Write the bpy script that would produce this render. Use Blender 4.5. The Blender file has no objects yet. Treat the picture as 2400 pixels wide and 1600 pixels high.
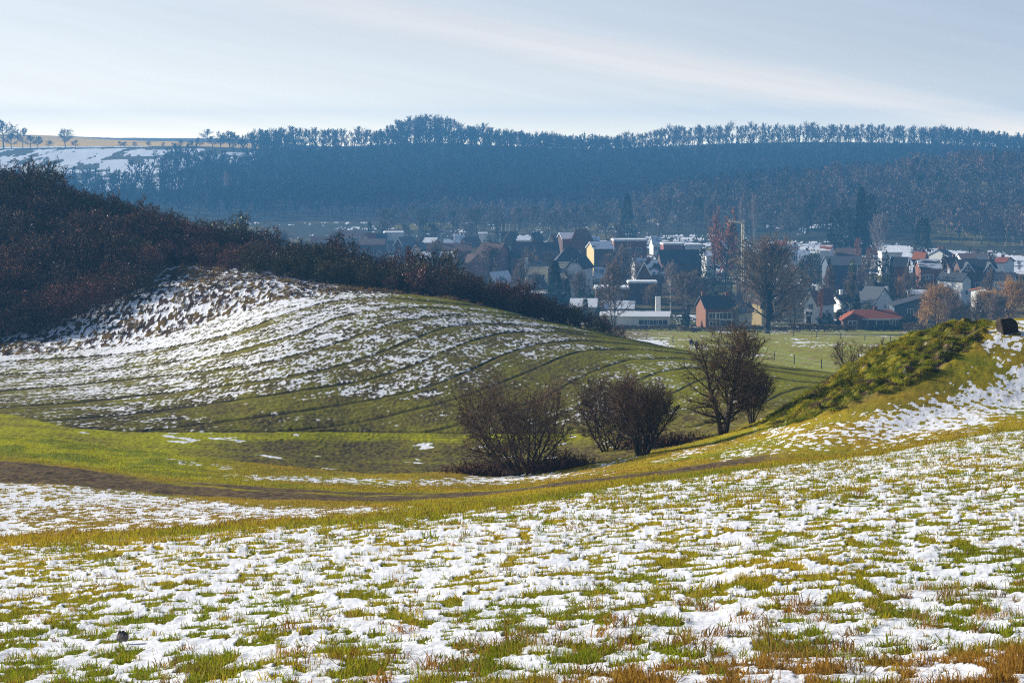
import bpy, math, random
import numpy as np

# ------------------------------------------------------------------ camera, sky, sun, exposure
F = 5667.0                                   # focal length in photo pixels (2400 wide)
PITCH = math.atan(470.0 / F)
SUN_EL, SUN_AZ = math.radians(18.5), math.radians(60)      # azimuth measured from +Y towards -X
scene = bpy.context.scene
col = scene.collection
cam_d = bpy.data.cameras.new('camera')
cam_d.sensor_width = 36.0
cam_d.lens = F / 2400 * 36
cam_d.clip_start, cam_d.clip_end = 0.1, 9000
cam = bpy.data.objects.new('camera', cam_d)
cam.rotation_euler = (math.pi / 2 - PITCH, 0, 0)
col.objects.link(cam)
scene.camera = cam
scene.view_settings.view_transform = 'Standard'
scene.view_settings.look = 'None'
scene.view_settings.exposure = 0.64
scene.view_settings.gamma = 1.0
scene.view_settings.use_curve_mapping = False
scene.cycles.use_denoising = False
scene.cycles.use_adaptive_sampling = False
scene.cycles.filter_width = 1.15
scene.cycles.sample_clamp_indirect = 4.0
scene.cycles.volume_bounces = 0
scene.cycles.max_bounces = 6
scene.cycles.diffuse_bounces = 2
scene.cycles.transparent_max_bounces = 6

world = bpy.data.worlds.new('World')
scene.world = world
world.use_nodes = True
world.cycles.sampling_method = 'NONE'
wt = world.node_tree
wt.nodes.clear()
def N(t, kind, **kw):
    n = t.nodes.new(kind)
    for k, v in kw.items():
        setattr(n, k, v)
    return n
def MATH(t, op, a, b=None, c=None):
    n = t.nodes.new('ShaderNodeMath'); n.operation = op
    for i, v in enumerate((a, b, c)):
        if v is None: continue
        if isinstance(v, (int, float)): n.inputs[i].default_value = v
        else: t.links.new(v, n.inputs[i])
    return n.outputs[0]
def MIXC(t, fac, a, b, blend='MIX'):
    n = t.nodes.new('ShaderNodeMix'); n.data_type = 'RGBA'; n.blend_type = blend
    for key, v in ((0, fac), (6, a), (7, b)):
        if isinstance(v, (int, float)): n.inputs[key].default_value = v
        elif isinstance(v, tuple): n.inputs[key].default_value = (*v[:3], 1)
        else: t.links.new(v, n.inputs[key])
    return n.outputs[2]
sky = N(wt, 'ShaderNodeTexSky', sky_type='NISHITA', sun_disc=False)
sky.sun_elevation = SUN_EL
sky.sun_rotation = -SUN_AZ
sky.altitude = 150; sky.air_density = 1.0; sky.dust_density = 1.2; sky.ozone_density = 1.0
tc = N(wt, 'ShaderNodeTexCoord')
sp = N(wt, 'ShaderNodeSeparateXYZ'); wt.links.new(tc.outputs['Generated'], sp.inputs[0])
yy = MATH(wt, 'MAXIMUM', sp.outputs[1], 0.05)
az = MATH(wt, 'DIVIDE', sp.outputs[0], yy)
el = MATH(wt, 'DIVIDE', sp.outputs[2], yy)
cv = N(wt, 'ShaderNodeCombineXYZ')
wt.links.new(az, cv.inputs[0]); wt.links.new(MATH(wt, 'MULTIPLY', el, 6.0), cv.inputs[1])
nz = N(wt, 'ShaderNodeTexNoise'); nz.inputs['Scale'].default_value = 5.0; nz.inputs['Detail'].default_value = 5
wt.links.new(cv.outputs[0], nz.inputs['Vector'])
wob = MATH(wt, 'MULTIPLY', MATH(wt, 'SUBTRACT', nz.outputs['Fac'], 0.5), 0.016)
# a band of thin high cloud sinking towards the right
line = MATH(wt, 'ADD', MATH(wt, 'MULTIPLY', az, -0.178), 0.0425)
dist = MATH(wt, 'ADD', MATH(wt, 'SUBTRACT', el, line), wob)
wid = MATH(wt, 'ADD', 0.0078, MATH(wt, 'MULTIPLY', az, -0.006))
q = MATH(wt, 'DIVIDE', dist, wid)
streak = MATH(wt, 'POWER', 2.718, MATH(wt, 'MULTIPLY', MATH(wt, 'MULTIPLY', q, q), -1.0))
fade = N(wt, 'ShaderNodeMapRange', interpolation_type='SMOOTHSTEP')
wt.links.new(az, fade.inputs[0]); fade.inputs[1].default_value = -0.19; fade.inputs[2].default_value = -0.05
streak = MATH(wt, 'MULTIPLY', streak, fade.outputs[0])
streak = MATH(wt, 'MULTIPLY', streak, MATH(wt, 'ADD', 0.62, MATH(wt, 'MULTIPLY', nz.outputs['Fac'], 0.4)))
cf = N(wt, 'ShaderNodeCombineXYZ')
wt.links.new(MATH(wt, 'MULTIPLY', az, 3.0), cf.inputs[0]); wt.links.new(MATH(wt, 'MULTIPLY', dist, 90.0), cf.inputs[1])
nf = N(wt, 'ShaderNodeTexNoise'); nf.inputs['Scale'].default_value = 1.6; nf.inputs['Detail'].default_value = 6; nf.inputs['Roughness'].default_value = 0.6
wt.links.new(cf.outputs[0], nf.inputs['Vector'])
wisp = MATH(wt, 'MULTIPLY_ADD', nf.outputs['Fac'], 0.9, 0.5)
streak = MATH(wt, 'MULTIPLY', streak, wisp)
# thin veil: brighter towards the sun (left), bluer to the right
lr = N(wt, 'ShaderNodeMapRange'); wt.links.new(MATH(wt, 'ADD', az, MATH(wt, 'MULTIPLY', el, 1.5)), lr.inputs[0])
lr.inputs[1].default_value = -0.15; lr.inputs[2].default_value = 0.28
veil = MIXC(wt, lr.outputs[0], (6.4, 6.9, 7.5), (3.7, 4.35, 5.4))
veil = MIXC(wt, MATH(wt, 'MULTIPLY', streak, 0.8), veil, (6.5, 6.4, 6.6))
wv = N(wt, 'ShaderNodeCombineColor')
wm = MATH(wt, 'MULTIPLY_ADD', nf.outputs['Fac'], 0.20, 0.90)
for i in range(3): wt.links.new(wm, wv.inputs[i])
veil = MIXC(wt, 1.0, veil, wv.outputs[0], 'MULTIPLY')
# whitish glow low over the horizon
glow = MATH(wt, 'POWER', 2.718, MATH(wt, 'MULTIPLY', MATH(wt, 'MAXIMUM', el, 0.0), -55.0))
veil = MIXC(wt, 1.0, veil, MIXC(wt, glow, (1.0, 1.0, 1.0), (2.9, 2.3, 1.45)), 'MULTIPLY')
hi = N(wt, 'ShaderNodeMapRange', interpolation_type='SMOOTHSTEP')
wt.links.new(sp.outputs[2], hi.inputs[0]); hi.inputs[1].default_value = 0.12; hi.inputs[2].default_value = 0.40; hi.inputs[3].default_value = 0.9; hi.inputs[4].default_value = 0.0
skyc = MIXC(wt, hi.outputs[0], MIXC(wt, 1.0, sky.outputs[0], (0.62, 0.66, 0.72), 'MULTIPLY'), veil)
bg = N(wt, 'ShaderNodeBackground'); bg.inputs['Strength'].default_value = 0.085
wt.links.new(skyc, bg.inputs['Color'])
wo = N(wt, 'ShaderNodeOutputWorld'); wt.links.new(bg.outputs[0], wo.inputs['Surface'])

sun_d = bpy.data.lights.new('sun', 'SUN')
sun_d.energy = 5.0
sun_d.angle = math.radians(0.5)
sun_d.color = (1.0, 0.93, 0.82)
sun = bpy.data.objects.new('sun', sun_d)
sun.rotation_euler = (math.pi / 2 - SUN_EL, 0, math.pi + SUN_AZ)
col.objects.link(sun)

# ------------------------------------------------------------------ helpers
cP, sP = math.cos(PITCH), math.sin(PITCH)
def at(px, py, Y):
    """The world point at forward distance Y seen at photo pixel px, py."""
    a, b = (px - 1200) / F, (py - 800) / F
    ry = cP - sP * b
    t = Y / ry
    return np.array([a * t, Y, t * (-sP - cP * b)])
def slope(py):
    return np.tan(PITCH + np.arctan((np.asarray(py, float) - 800) / F))
def proj(x, y, z):
    d = y * cP - z * sP
    return 1200 + F * x / d, 800 - F * (y * sP + z * cP) / d
def smooth(a, b, x):
    t = np.clip((x - a) / (b - a), 0, 1)
    return t * t * (3 - 2 * t)
def pchip(xk, yk, x):
    xk, yk, x = np.asarray(xk, float), np.asarray(yk, float), np.asarray(x, float)
    h = np.diff(xk); d = np.diff(yk) / h
    m = np.zeros(len(xk))
    for i in range(1, len(xk) - 1):
        if d[i - 1] * d[i] > 0:
            w1, w2 = 2 * h[i] + h[i - 1], h[i] + 2 * h[i - 1]
            m[i] = (w1 + w2) / (w1 / d[i - 1] + w2 / d[i])
    m[0], m[-1] = d[0], d[-1]
    xc = np.clip(x, xk[0], xk[-1])
    i = np.clip(np.searchsorted(xk, xc) - 1, 0, len(h) - 1)
    t = (xc - xk[i]) / h[i]
    return ((1 + 2 * t) * (1 - t) ** 2 * yk[i] + t * (1 - t) ** 2 * h[i] * m[i]
            + t * t * (3 - 2 * t) * yk[i + 1] + t * t * (t - 1) * h[i] * m[i + 1])
def curve(*pts):
    xs, ys = zip(*pts)
    return lambda u: pchip(xs, ys, u)
NT = np.random.RandomState(11).rand(512, 512)
def vnoise(x, y):
    xi, yi = np.floor(x).astype(np.int64), np.floor(y).astype(np.int64)
    fx, fy = x - xi, y - yi
    fx = fx * fx * fx * (fx * (fx * 6 - 15) + 10); fy = fy * fy * fy * (fy * (fy * 6 - 15) + 10)
    x0, x1, y0, y1 = xi & 511, (xi + 1) & 511, yi & 511, (yi + 1) & 511
    return (NT[x0, y0] * (1 - fx) + NT[x1, y0] * fx) * (1 - fy) + (NT[x0, y1] * (1 - fx) + NT[x1, y1] * fx) * fy
def fbm(x, y, octaves=3, gain=0.5):
    s, a, w = 0, 1.0, 0
    for k in range(octaves):
        s = s + a * vnoise(x + 37.3 * k, y + 91.7 * k); w += a
        x, y = 1.63 * x - 1.22 * y, 1.22 * x + 1.63 * y
        a *= gain
    return s / w
def cover(n, c, std=0.16, soft=0.35):
    """A 0..1 mask covering roughly the share c of the ground where noise n is low."""
    c = np.clip(c, 0.002, 0.998)
    z = np.log(c / (1 - c)) / 1.7
    return smooth(-soft, soft, z - (n - 0.5) / std)

def mesh_np(name, V, Q=None, T=None, mat=None, parent=None, smooth_f=True, attrs=None, midx=None):
    """One mesh object out of arrays: quads Q, triangles T, colour attributes per vertex."""
    me = bpy.data.meshes.new(name)
    V = np.asarray(V, np.float32)
    Q = np.zeros((0, 4), np.int32) if Q is None else np.asarray(Q, np.int32)
    T = np.zeros((0, 3), np.int32) if T is None else np.asarray(T, np.int32)
    me.vertices.add(len(V)); me.vertices.foreach_set('co', V.ravel())
    nl = Q.size + T.size
    me.loops.add(nl); me.loops.foreach_set('vertex_index', np.concatenate([Q.ravel(), T.ravel()]))
    me.polygons.add(len(Q) + len(T))
    st = np.concatenate([np.arange(len(Q)) * 4, Q.size + np.arange(len(T)) * 3]).astype(np.int32)
    me.polygons.foreach_set('loop_start', st)
    me.polygons.foreach_set('use_smooth', np.full(len(st), smooth_f))
    if midx is not None: me.polygons.foreach_set('material_index', np.asarray(midx, np.int32))
    for k, a in (attrs or {}).items():
        at_ = me.attributes.new(k, 'FLOAT_COLOR', 'POINT')
        at_.data.foreach_set('color', np.asarray(a, np.float32).ravel())
    me.update(calc_edges=True)
    me.validate()
    for m in (mat if isinstance(mat, (list, tuple)) else [mat]):
        if m: me.materials.append(m)
    o = bpy.data.objects.new(name, me)
    col.objects.link(o)
    if parent: o.parent = parent
    return o
def tag(o, label=None, cat=None, group=None, kind=None):
    if label: o['label'] = label
    if cat: o['category'] = cat
    if group: o['group'] = group
    if kind: o['kind'] = kind
    return o
def empty(name, loc, rz=0, sc=1):
    o = bpy.data.objects.new(name, None)
    o.empty_display_size = 0.3
    o.location = tuple(float(v) for v in loc); o.rotation_euler = (0, 0, rz); o.scale = (sc,) * 3 if np.isscalar(sc) else sc
    col.objects.link(o)
    return o
def copy_tree(o, parent=None):
    c = o.copy(); col.objects.link(c)
    if parent: c.parent = parent
    for ch in list(o.children): copy_tree(ch, c)
    return c
class MB:
    """Collects plain solids into one mesh."""
    def __init__(s): s.V, s.Q, s.T, s.qm, s.tm = [], [], [], [], []
    def poly(s, pts, m=0):
        b = len(s.V); s.V += [tuple(map(float, p)) for p in pts]
        if len(pts) == 4: s.Q.append((b, b + 1, b + 2, b + 3)); s.qm.append(m)
        else:
            for i in range(1, len(pts) - 1): s.T.append((b, b + i, b + i + 1)); s.tm.append(m)
    def prism(s, a, b, m=0):
        """Solid between two outlines a and b with the same number of points."""
        n = len(a)
        s.poly(list(reversed(a)), m); s.poly(b, m)
        for i in range(n):
            j = (i + 1) % n
            s.poly([a[i], a[j], b[j], b[i]], m)
    def box(s, x0, x1, y0, y1, z0, z1, m=0):
        s.prism([(x0, y0, z0), (x1, y0, z0), (x1, y1, z0), (x0, y1, z0)], [(x0, y0, z1), (x1, y0, z1), (x1, y1, z1), (x0, y1, z1)], m)
    def rod(s, p, q, r, r1=None, n=6, m=0):
        p, q = np.array(p, float), np.array(q, float); r1 = r if r1 is None else r1
        d = (q - p) / max(np.linalg.norm(q - p), 1e-9)
        a = np.cross(d, (0, 0, 1) if abs(d[2]) < .9 else (1, 0, 0)); a /= np.linalg.norm(a); b = np.cross(d, a)
        an = [2 * math.pi * k / n for k in range(n)]
        s.prism([p + r * (math.cos(t) * a + math.sin(t) * b) for t in an], [q + r1 * (math.cos(t) * a + math.sin(t) * b) for t in an], m)
    def build(s, name, mat, parent=None, smooth_f=False):
        return mesh_np(name, s.V, s.Q or None, s.T or None, mat, parent, smooth_f, midx=s.qm + s.tm)

# ------------------------------------------------------------------ materials
MAT = {}
def mat(name, c, rough=0.9, var=0.25, scale=3.0, c2=None, thr=None, bump=0.0, spec=0.2, coord='Object', stretch=(1, 1, 1), trans=0):
    """Noise-mottled surface; with c2 and thr a second colour (snow, moss, rust) in patches."""
    m = bpy.data.materials.new(name); m.use_nodes = True
    t = m.node_tree; p = t.nodes['Principled BSDF']
    p.inputs['Roughness'].default_value = rough
    p.inputs['Specular IOR Level'].default_value = spec
    tcn = N(t, 'ShaderNodeTexCoord'); mp = N(t, 'ShaderNodeMapping'); mp.inputs['Scale'].default_value = stretch
    t.links.new(tcn.outputs[coord], mp.inputs[0])
    nn = N(t, 'ShaderNodeTexNoise'); nn.inputs['Scale'].default_value = scale; nn.inputs['Detail'].default_value = 4
    t.links.new(mp.outputs[0], nn.inputs['Vector'])
    f = MATH(t, 'MULTIPLY_ADD', nn.outputs['Fac'], 2 * var, 1 - var)
    oi = N(t, 'ShaderNodeObjectInfo')
    f = MATH(t, 'MULTIPLY', f, MATH(t, 'MULTIPLY_ADD', oi.outputs['Random'], 0.24, 0.88))
    cc = N(t, 'ShaderNodeCombineColor')
    for i in range(3): t.links.new(f, cc.inputs[i])
    out = MIXC(t, 1.0, c, cc.outputs[0], 'MULTIPLY')
    if c2:
        n2 = N(t, 'ShaderNodeTexNoise'); n2.inputs['Scale'].default_value = scale * 0.4; n2.inputs['Detail'].default_value = 5
        t.links.new(mp.outputs[0], n2.inputs['Vector'])
        mr = N(t, 'ShaderNodeMapRange'); t.links.new(n2.outputs['Fac'], mr.inputs[0])
        mr.inputs[1].default_value = thr - 0.04; mr.inputs[2].default_value = thr + 0.04
        out = MIXC(t, mr.outputs[0], out, c2)
    t.links.new(out, p.inputs['Base Color'])
    if bump:
        bn = N(t, 'ShaderNodeBump'); bn.inputs['Strength'].default_value = bump; bn.inputs['Distance'].default_value = 0.05
        t.links.new(nn.outputs['Fac'], bn.inputs['Height']); t.links.new(bn.outputs[0], p.inputs['Normal'])
    if trans:
        p.inputs['Subsurface Weight'].default_value = 0
    MAT[name] = m
    return m
def attr_mat(name, rough=0.9, snow=False, bump=0.4, scale=6.0, var=0.3, translucent=0.0, edge=(0.37, 0.61), amp=0.5):
    """Colour from the 'tint' attribute (alpha = lying snow) broken up by noise."""
    m = bpy.data.materials.new(name); m.use_nodes = True
    t = m.node_tree; p = t.nodes['Principled BSDF']
    p.inputs['Roughness'].default_value = rough; p.inputs['Specular IOR Level'].default_value = 0.04
    a = N(t, 'ShaderNodeAttribute', attribute_name='tint')
    tcn = N(t, 'ShaderNodeTexCoord')
    nn = N(t, 'ShaderNodeTexNoise'); nn.inputs['Scale'].default_value = scale; nn.inputs['Detail'].default_value = 6; nn.inputs['Roughness'].default_value = 0.65
    t.links.new(tcn.outputs['Object'], nn.inputs['Vector'])
    f = MATH(t, 'MULTIPLY_ADD', nn.outputs['Fac'], 2 * var, 1 - var)
    cc = N(t, 'ShaderNodeCombineColor')
    for i in range(3): t.links.new(f, cc.inputs[i])
    base = MIXC(t, 1.0, a.outputs['Color'], cc.outputs[0], 'MULTIPLY')
    if snow:
        sm = MATH(t, 'ADD', a.outputs['Alpha'], MATH(t, 'MULTIPLY', MATH(t, 'SUBTRACT', nn.outputs['Fac'], 0.5), amp))
        mr = N(t, 'ShaderNodeMapRange'); t.links.new(sm, mr.inputs[0]); mr.inputs[1].default_value = edge[0]; mr.inputs[2].default_value = edge[1]
        base = MIXC(t, mr.outputs[0], base, (0.82, 0.835, 0.88))
        t.links.new(MATH(t, 'MULTIPLY_ADD', mr.outputs[0], -0.35, rough), p.inputs['Roughness'])
    t.links.new(base, p.inputs['Base Color'])
    bn = N(t, 'ShaderNodeBump'); bn.inputs['Strength'].default_value = bump; bn.inputs['Distance'].default_value = 0.06
    t.links.new(nn.outputs['Fac'], bn.inputs['Height']); t.links.new(bn.outputs[0], p.inputs['Normal'])
    if translucent:
        tr = N(t, 'ShaderNodeBsdfTranslucent'); t.links.new(base, tr.inputs['Color'])
        mx = N(t, 'ShaderNodeMixShader'); mx.inputs[0].default_value = translucent
        t.links.new(p.outputs[0], mx.inputs[1]); t.links.new(tr.outputs[0], mx.inputs[2])
        t.links.new(mx.outputs[0], t.nodes['Material Output'].inputs['Surface'])
    MAT[name] = m
    return m
attr_mat('earth', snow=True)
attr_mat('field_earth', snow=True, scale=11.0, var=.55, edge=(0.20, 0.85), amp=1.3, bump=.6)
attr_mat('hill_earth', snow=True, scale=0.25, bump=0.2)
attr_mat('blades', rough=0.6, bump=0.0, scale=1.5, var=0.2, translucent=0.4)
attr_mat('twigs', bump=0.0, scale=0.8, var=0.25)

# ------------------------------------------------------------------ terrain heights
cA = curve((-2400, .143), (0, .1228), (510, .1169), (918, .1122), (1122, .1099), (1428, .1064), (1735, .1028), (2041, .0993), (2400, .0952), (4800, .075))
cE = curve((-2400, 40), (0, 39.8), (918, 40), (1122, 41), (1428, 47), (1735, 52), (2041, 55.5), (2400, 70), (4800, 74))          # convex edge of the near meadow
cTp = curve((-2400, 1060), (0, 1097), (306, 1128), (612, 1153), (918, 1163), (1122, 1158), (1326, 1133), (1530, 1112), (1735, 1087), (1940, 1052), (2400, 952), (4800, 930))
cTy = curve((-2400, 72), (0, 70), (306, 66), (612, 60), (918, 58), (1122, 57), (1326, 58), (1530, 60), (1735, 64), (1940, 69), (2400, 81), (4800, 84))    # muddy track
cRp = curve((-2400, 990), (0, 1030), (300, 1065), (600, 1095), (900, 1118), (1200, 1112), (1350, 1100), (1500, 1073), (1600, 1052), (1700, 1023), (1800, 985), (1900, 925), (2000, 860), (2100, 803), (2200, 772), (2300, 759), (2400, 752), (2700, 745), (4800, 745))
cRy = curve((-2400, 85), (0, 85), (300, 84), (600, 82), (900, 82), (1200, 88), (1350, 84), (1500, 84), (1700, 88), (1900, 92), (2100, 95), (4800, 97))
cDp = curve((-2400, 960), (0, 985), (300, 1000), (600, 1005), (900, 1030), (1200, 1022), (1500, 985), (1800, 955), (2100, 935), (2400, 900), (4800, 880))
cDy = curve((-2400, 100), (0, 100), (600, 105), (1200, 108), (1500, 112), (1800, 118), (2400, 125), (4800, 125))                  # floor of the dip
cCp = curve((-2400, 850), (-600, 850), (0, 838), (300, 812), (450, 772), (600, 722), (750, 695), (900, 689), (1050, 702), (1200, 733), (1350, 765), (1500, 798), (1650, 828), (1800, 852), (2000, 878), (2400, 930), (4800, 940))
cCy = curve((-2400, 185), (0, 190), (600, 190), (900, 195), (1200, 200), (1500, 205), (1650, 202), (1800, 195), (2000, 188), (2400, 180), (4800, 180))       # crest of the field
cBp = curve((-2400, 640), (0, 700), (150, 700), (300, 690), (450, 668), (600, 655), (750, 666), (900, 682), (1050, 712), (1200, 748))
cTopY = curve((-2400, 268), (0, 262), (300, 255), (450, 245), (600, 234), (750, 224), (900, 219), (1050, 224), (1200, 230))
cTopP = curve((-2400, 240), (-1300, 260), (-600, 330), (-250, 410), (0, 482), (300, 556), (450, 580), (600, 606), (750, 650), (900, 690), (1050, 735), (1200, 775))  # left of the frame the unseen hill is raised to shade the bank
cRidge = curve((-2400, 347), (0, 347), (300, 345), (500, 345), (600, 352), (750, 352), (900, 345), (1000, 336), (1100, 343), (1250, 354), (1400, 360), (1550, 350), (1700, 340), (1900, 335), (2100, 337), (2250, 345), (2400, 357), (2700, 360), (4800, 365))
cSpur = curve((-2400, 0), (1450, 0), (1600, 3.5), (1750, 8), (1900, 11), (2000, 13), (2100, 15.5), (2250, 18), (2400, 20), (2700, 21), (4800, 21))
def meadow_z(Y):
    return pchip([200, 235, 270, 300, 344, 410, 470, 520, 600], [-18, -23, -26.3, -27.8, -29.6, -33.6, -37.4, -39.6, -40], Y)
US = np.arange(-2400, 4801, 12.0)
LY = np.linspace(math.log(1.0), math.log(2620.0), 1700)
YS = np.exp(LY)
TAB = np.zeros((len(US), len(YS)))
_one = lambda f, u: float(np.asarray(f(np.array([u])))[0])
for i, u in enumerate(US):
    a = _one(cA, u); e = _one(cE, u)
    k = [(0.5, -1.7 - a * .5), (e * .5, -1.7 - a * e * .5), (e * .85, -1.7 - a * e * .85), (e, -1.7 - a * e - .04)]
    for fy, fp in ((cTy, cTp), (cRy, cRp), (cDy, cDp), (cCy, cCp)):
        y = _one(fy, u); k.append((y, -float(slope(_one(fp, u))) * y))
    cy = k[-1][0]; czz = k[-1][1]
    if u < 1200:
        w = float(smooth(900, 1180, u))
        yb = cy + 14 + 12 * float(smooth(400, 0, u)); ty = _one(cTopY, u)
        if ty < yb + 6: yb = (cy + ty) / 2
        k += [(yb, -float(slope(_one(cBp, u))) * yb), (ty, -float(slope(_one(cTopP, u))) * ty)]
        zt = k[-1][1]
        k += [(ty + 30, zt * (1 - w) - w * 25 - 1.5), (330, min(zt - 9, -20) * (1 - w) + w * -29), (450, -36), (530, -39.6)]
    else:
        ys = [270, 300, 344, 410, 470, 530]
        k += [(cy + 30, min(czz - 5.0, -22.5))]
        k += [(y, float(meadow_z(np.array([y]))[0])) for y in ys]
    k += [(860, -40), (1180, -38), (1430, -float(slope(430)) * 1430 if u > 480 else -float(slope(415)) * 1430)]
    rp = _one(cRidge, u); zr = -float(slope(rp)) * 1690
    k += [(1690, zr), (1760, zr + .4)]
    g = float(smooth(760, 560, u))
    k += [(2050, zr * (1 - g) + g * -float(slope(334)) * 2050), (2500, zr * (1 - g) + g * -float(slope(314 + 0.04 * u)) * 2500), (2620, zr * (1 - g) + g * 3)]
    ks, zs = zip(*k)
    TAB[i] = pchip(ks, zs, YS) + _one(cSpur, u) * np.exp(-((YS - 1150) / 125.0) ** 2)
_k = np.exp(-.5 * (np.arange(-12, 13) / 4.0) ** 2); _k /= _k.sum()
TAB = sum(w_ * np.roll(np.pad(TAB, ((12, 12), (0, 0)), 'edge'), s_, 0)[12:-12] for s_, w_ in zip(range(-12, 13), _k))
def HU(U, Y):
    fu = np.clip((U - US[0]) / 12.0, 0, len(US) - 1.001); fy = np.clip((np.log(np.maximum(Y, 1.0)) - LY[0]) / (LY[1] - LY[0]), 0, len(LY) - 1.001)
    i, j = fu.astype(int), fy.astype(int); fu, fy = fu - i, fy - j
    return (TAB[i, j] * (1 - fu) + TAB[i + 1, j] * fu) * (1 - fy) + (TAB[i, j + 1] * (1 - fu) + TAB[i + 1, j + 1] * fu) * fy
def gz(x, y):
    x, y = np.asarray(x, float), np.asarray(y, float)
    return HU(1200 + F * x / np.maximum(y, 1.0), y)
def gz1(x, y): return float(gz(np.array([x]), np.array([y]))[0])
def ux(px, Y): return (px - 1200) / F * Y

# tramlines of the winter wheat field, followed over the dome
XL = np.array([0, 102, 272, 442, 578, 680, 768, 836, 904, 972, 1057, 1142, 1210, 1312, 1414, 1500, 1600, 1700, 1900, 2100])
TL = [
 ((0, 847), (272, 830), (442, 804), (578, 770), (680, 731), (768, 708), (836, 699), (904, 697), (968, 702), (1200, 725), (1500, 760), (2100, 815)),
 ((0, 877), (170, 869), (340, 855), (510, 830), (612, 806), (714, 775), (802, 740), (904, 723), (989, 719.5), (1057, 723), (1142, 731), (1500, 772), (2100, 822)),
 ((0, 915), (136, 904), (306, 887), (510, 865), (646, 843), (800, 799), (904, 762), (1006, 742), (1074, 738), (1176, 742), (1500, 782), (2100, 830)),
 ((0, 954), (170, 942), (340, 925), (510, 903), (646, 886), (802, 854), (904, 820), (989, 786), (1057, 765), (1142, 757), (1244, 762), (1346, 776), (1500, 796), (1700, 818), (2100, 838)),
 ((0, 990), (102, 986), (306, 969), (510, 942), (680, 918), (870, 886), (972, 854), (1074, 810), (1142, 788), (1210, 777), (1312, 777), (1414, 788), (1500, 802), (1700, 825), (2100, 846)),
 ((0, 1030), (340, 1008), (510, 988), (680, 966), (836, 942), (1006, 905), (1108, 864), (1176, 833), (1278, 803), (1346, 798), (1448, 803), (1570, 815), (1700, 832), (1900, 850), (2100, 856)),
 ((0, 1062), (510, 1022), (802, 995), (938, 966), (1074, 932), (1176, 895), (1261, 861), (1346, 827), (1414, 818), (1500, 818), (1572, 824), (1700, 840), (1900, 858), (2100, 866)),
 ((0, 1100), (700, 1045), (1006, 1010), (1108, 983), (1278, 929), (1346, 891), (1414, 861), (1487, 841), (1572, 839), (1700, 850), (1900, 868), (2100, 880)),
 ((0, 1140), (900, 1060), (1250, 995), (1380, 940), (1504, 886), (1572, 866), (1640, 860), (1760, 862), (1900, 880), (2100, 896)),
 ((0, 1180), (1100, 1070), (1400, 1000), (1555, 935), (1589, 915), (1657, 886), (1760, 880), (1900, 895), (2100, 915)),
 ((0, 1220), (1300, 1070), (1620, 1000), (1793, 941), (1844, 917), (1895, 907), (2100, 930)),
]
UG = np.arange(-200, 2301, 10.0)
TLG = np.array([pchip([p[0] for p in l], [p[1] for p in l], UG) for l in TL])
for k in range(1, len(TL)): TLG[k] = np.maximum(TLG[k], TLG[k - 1] + 5)
cHead = curve((-400, 985), (0, 968), (170, 1000), (374, 1010), (800, 1010), (1142, 1014), (1400, 1012), (1600, 1000), (2400, 990))
def tramlines(px, py):
    """(distance in picture-high units to the next tramline, place between lines 0..1, line number)"""
    i = np.clip((px - UG[0]) / 10.0, 0, len(UG) - 1.001); j = i.astype(int); f = i - j
    best = np.full(px.shape, 1e9); num = np.zeros(px.shape); frac = np.zeros(px.shape); prev = None
    for k in range(len(TLG)):
        y = TLG[k][j] * (1 - f) + TLG[k][j + 1] * f
        d = py - y
        best = np.where(np.abs(d) < np.abs(best), d, best)
        num = np.where(d > 0, k + 1, num)
        if prev is not None:
            s = (py > prev) & (py <= y); frac = np.where(s, (py - prev) / np.maximum(y - prev, 1), frac)
        prev = y
    return best, frac, num
def blob(px, py, cx, cy, rx, ry, rot=0.0):
    a = math.radians(rot); dx, dy = px - cx, py - cy
    u, v = (dx * math.cos(a) + dy * math.sin(a)) / rx, (-dx * math.sin(a) + dy * math.cos(a)) / ry
    return np.exp(-(u * u + v * v))
SOIL = np.array([.085, .062, .036]); MUD = np.array([.064, .042, .026]); GREEN = np.array([.175, .205, .010]); BRIGHT = np.array([.33, .325, .008])
YELLOW = np.array([.37, .275, .016]); STRAW = np.array([.27, .18, .055]); RUST = np.array([.27, .135, .026]); OLIVE = np.array([.170, .142, .030]); BRAMBLE = np.array([.085, .055, .042])
def lerp(a, b, w): return a + (b - a) * w[..., None]
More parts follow.
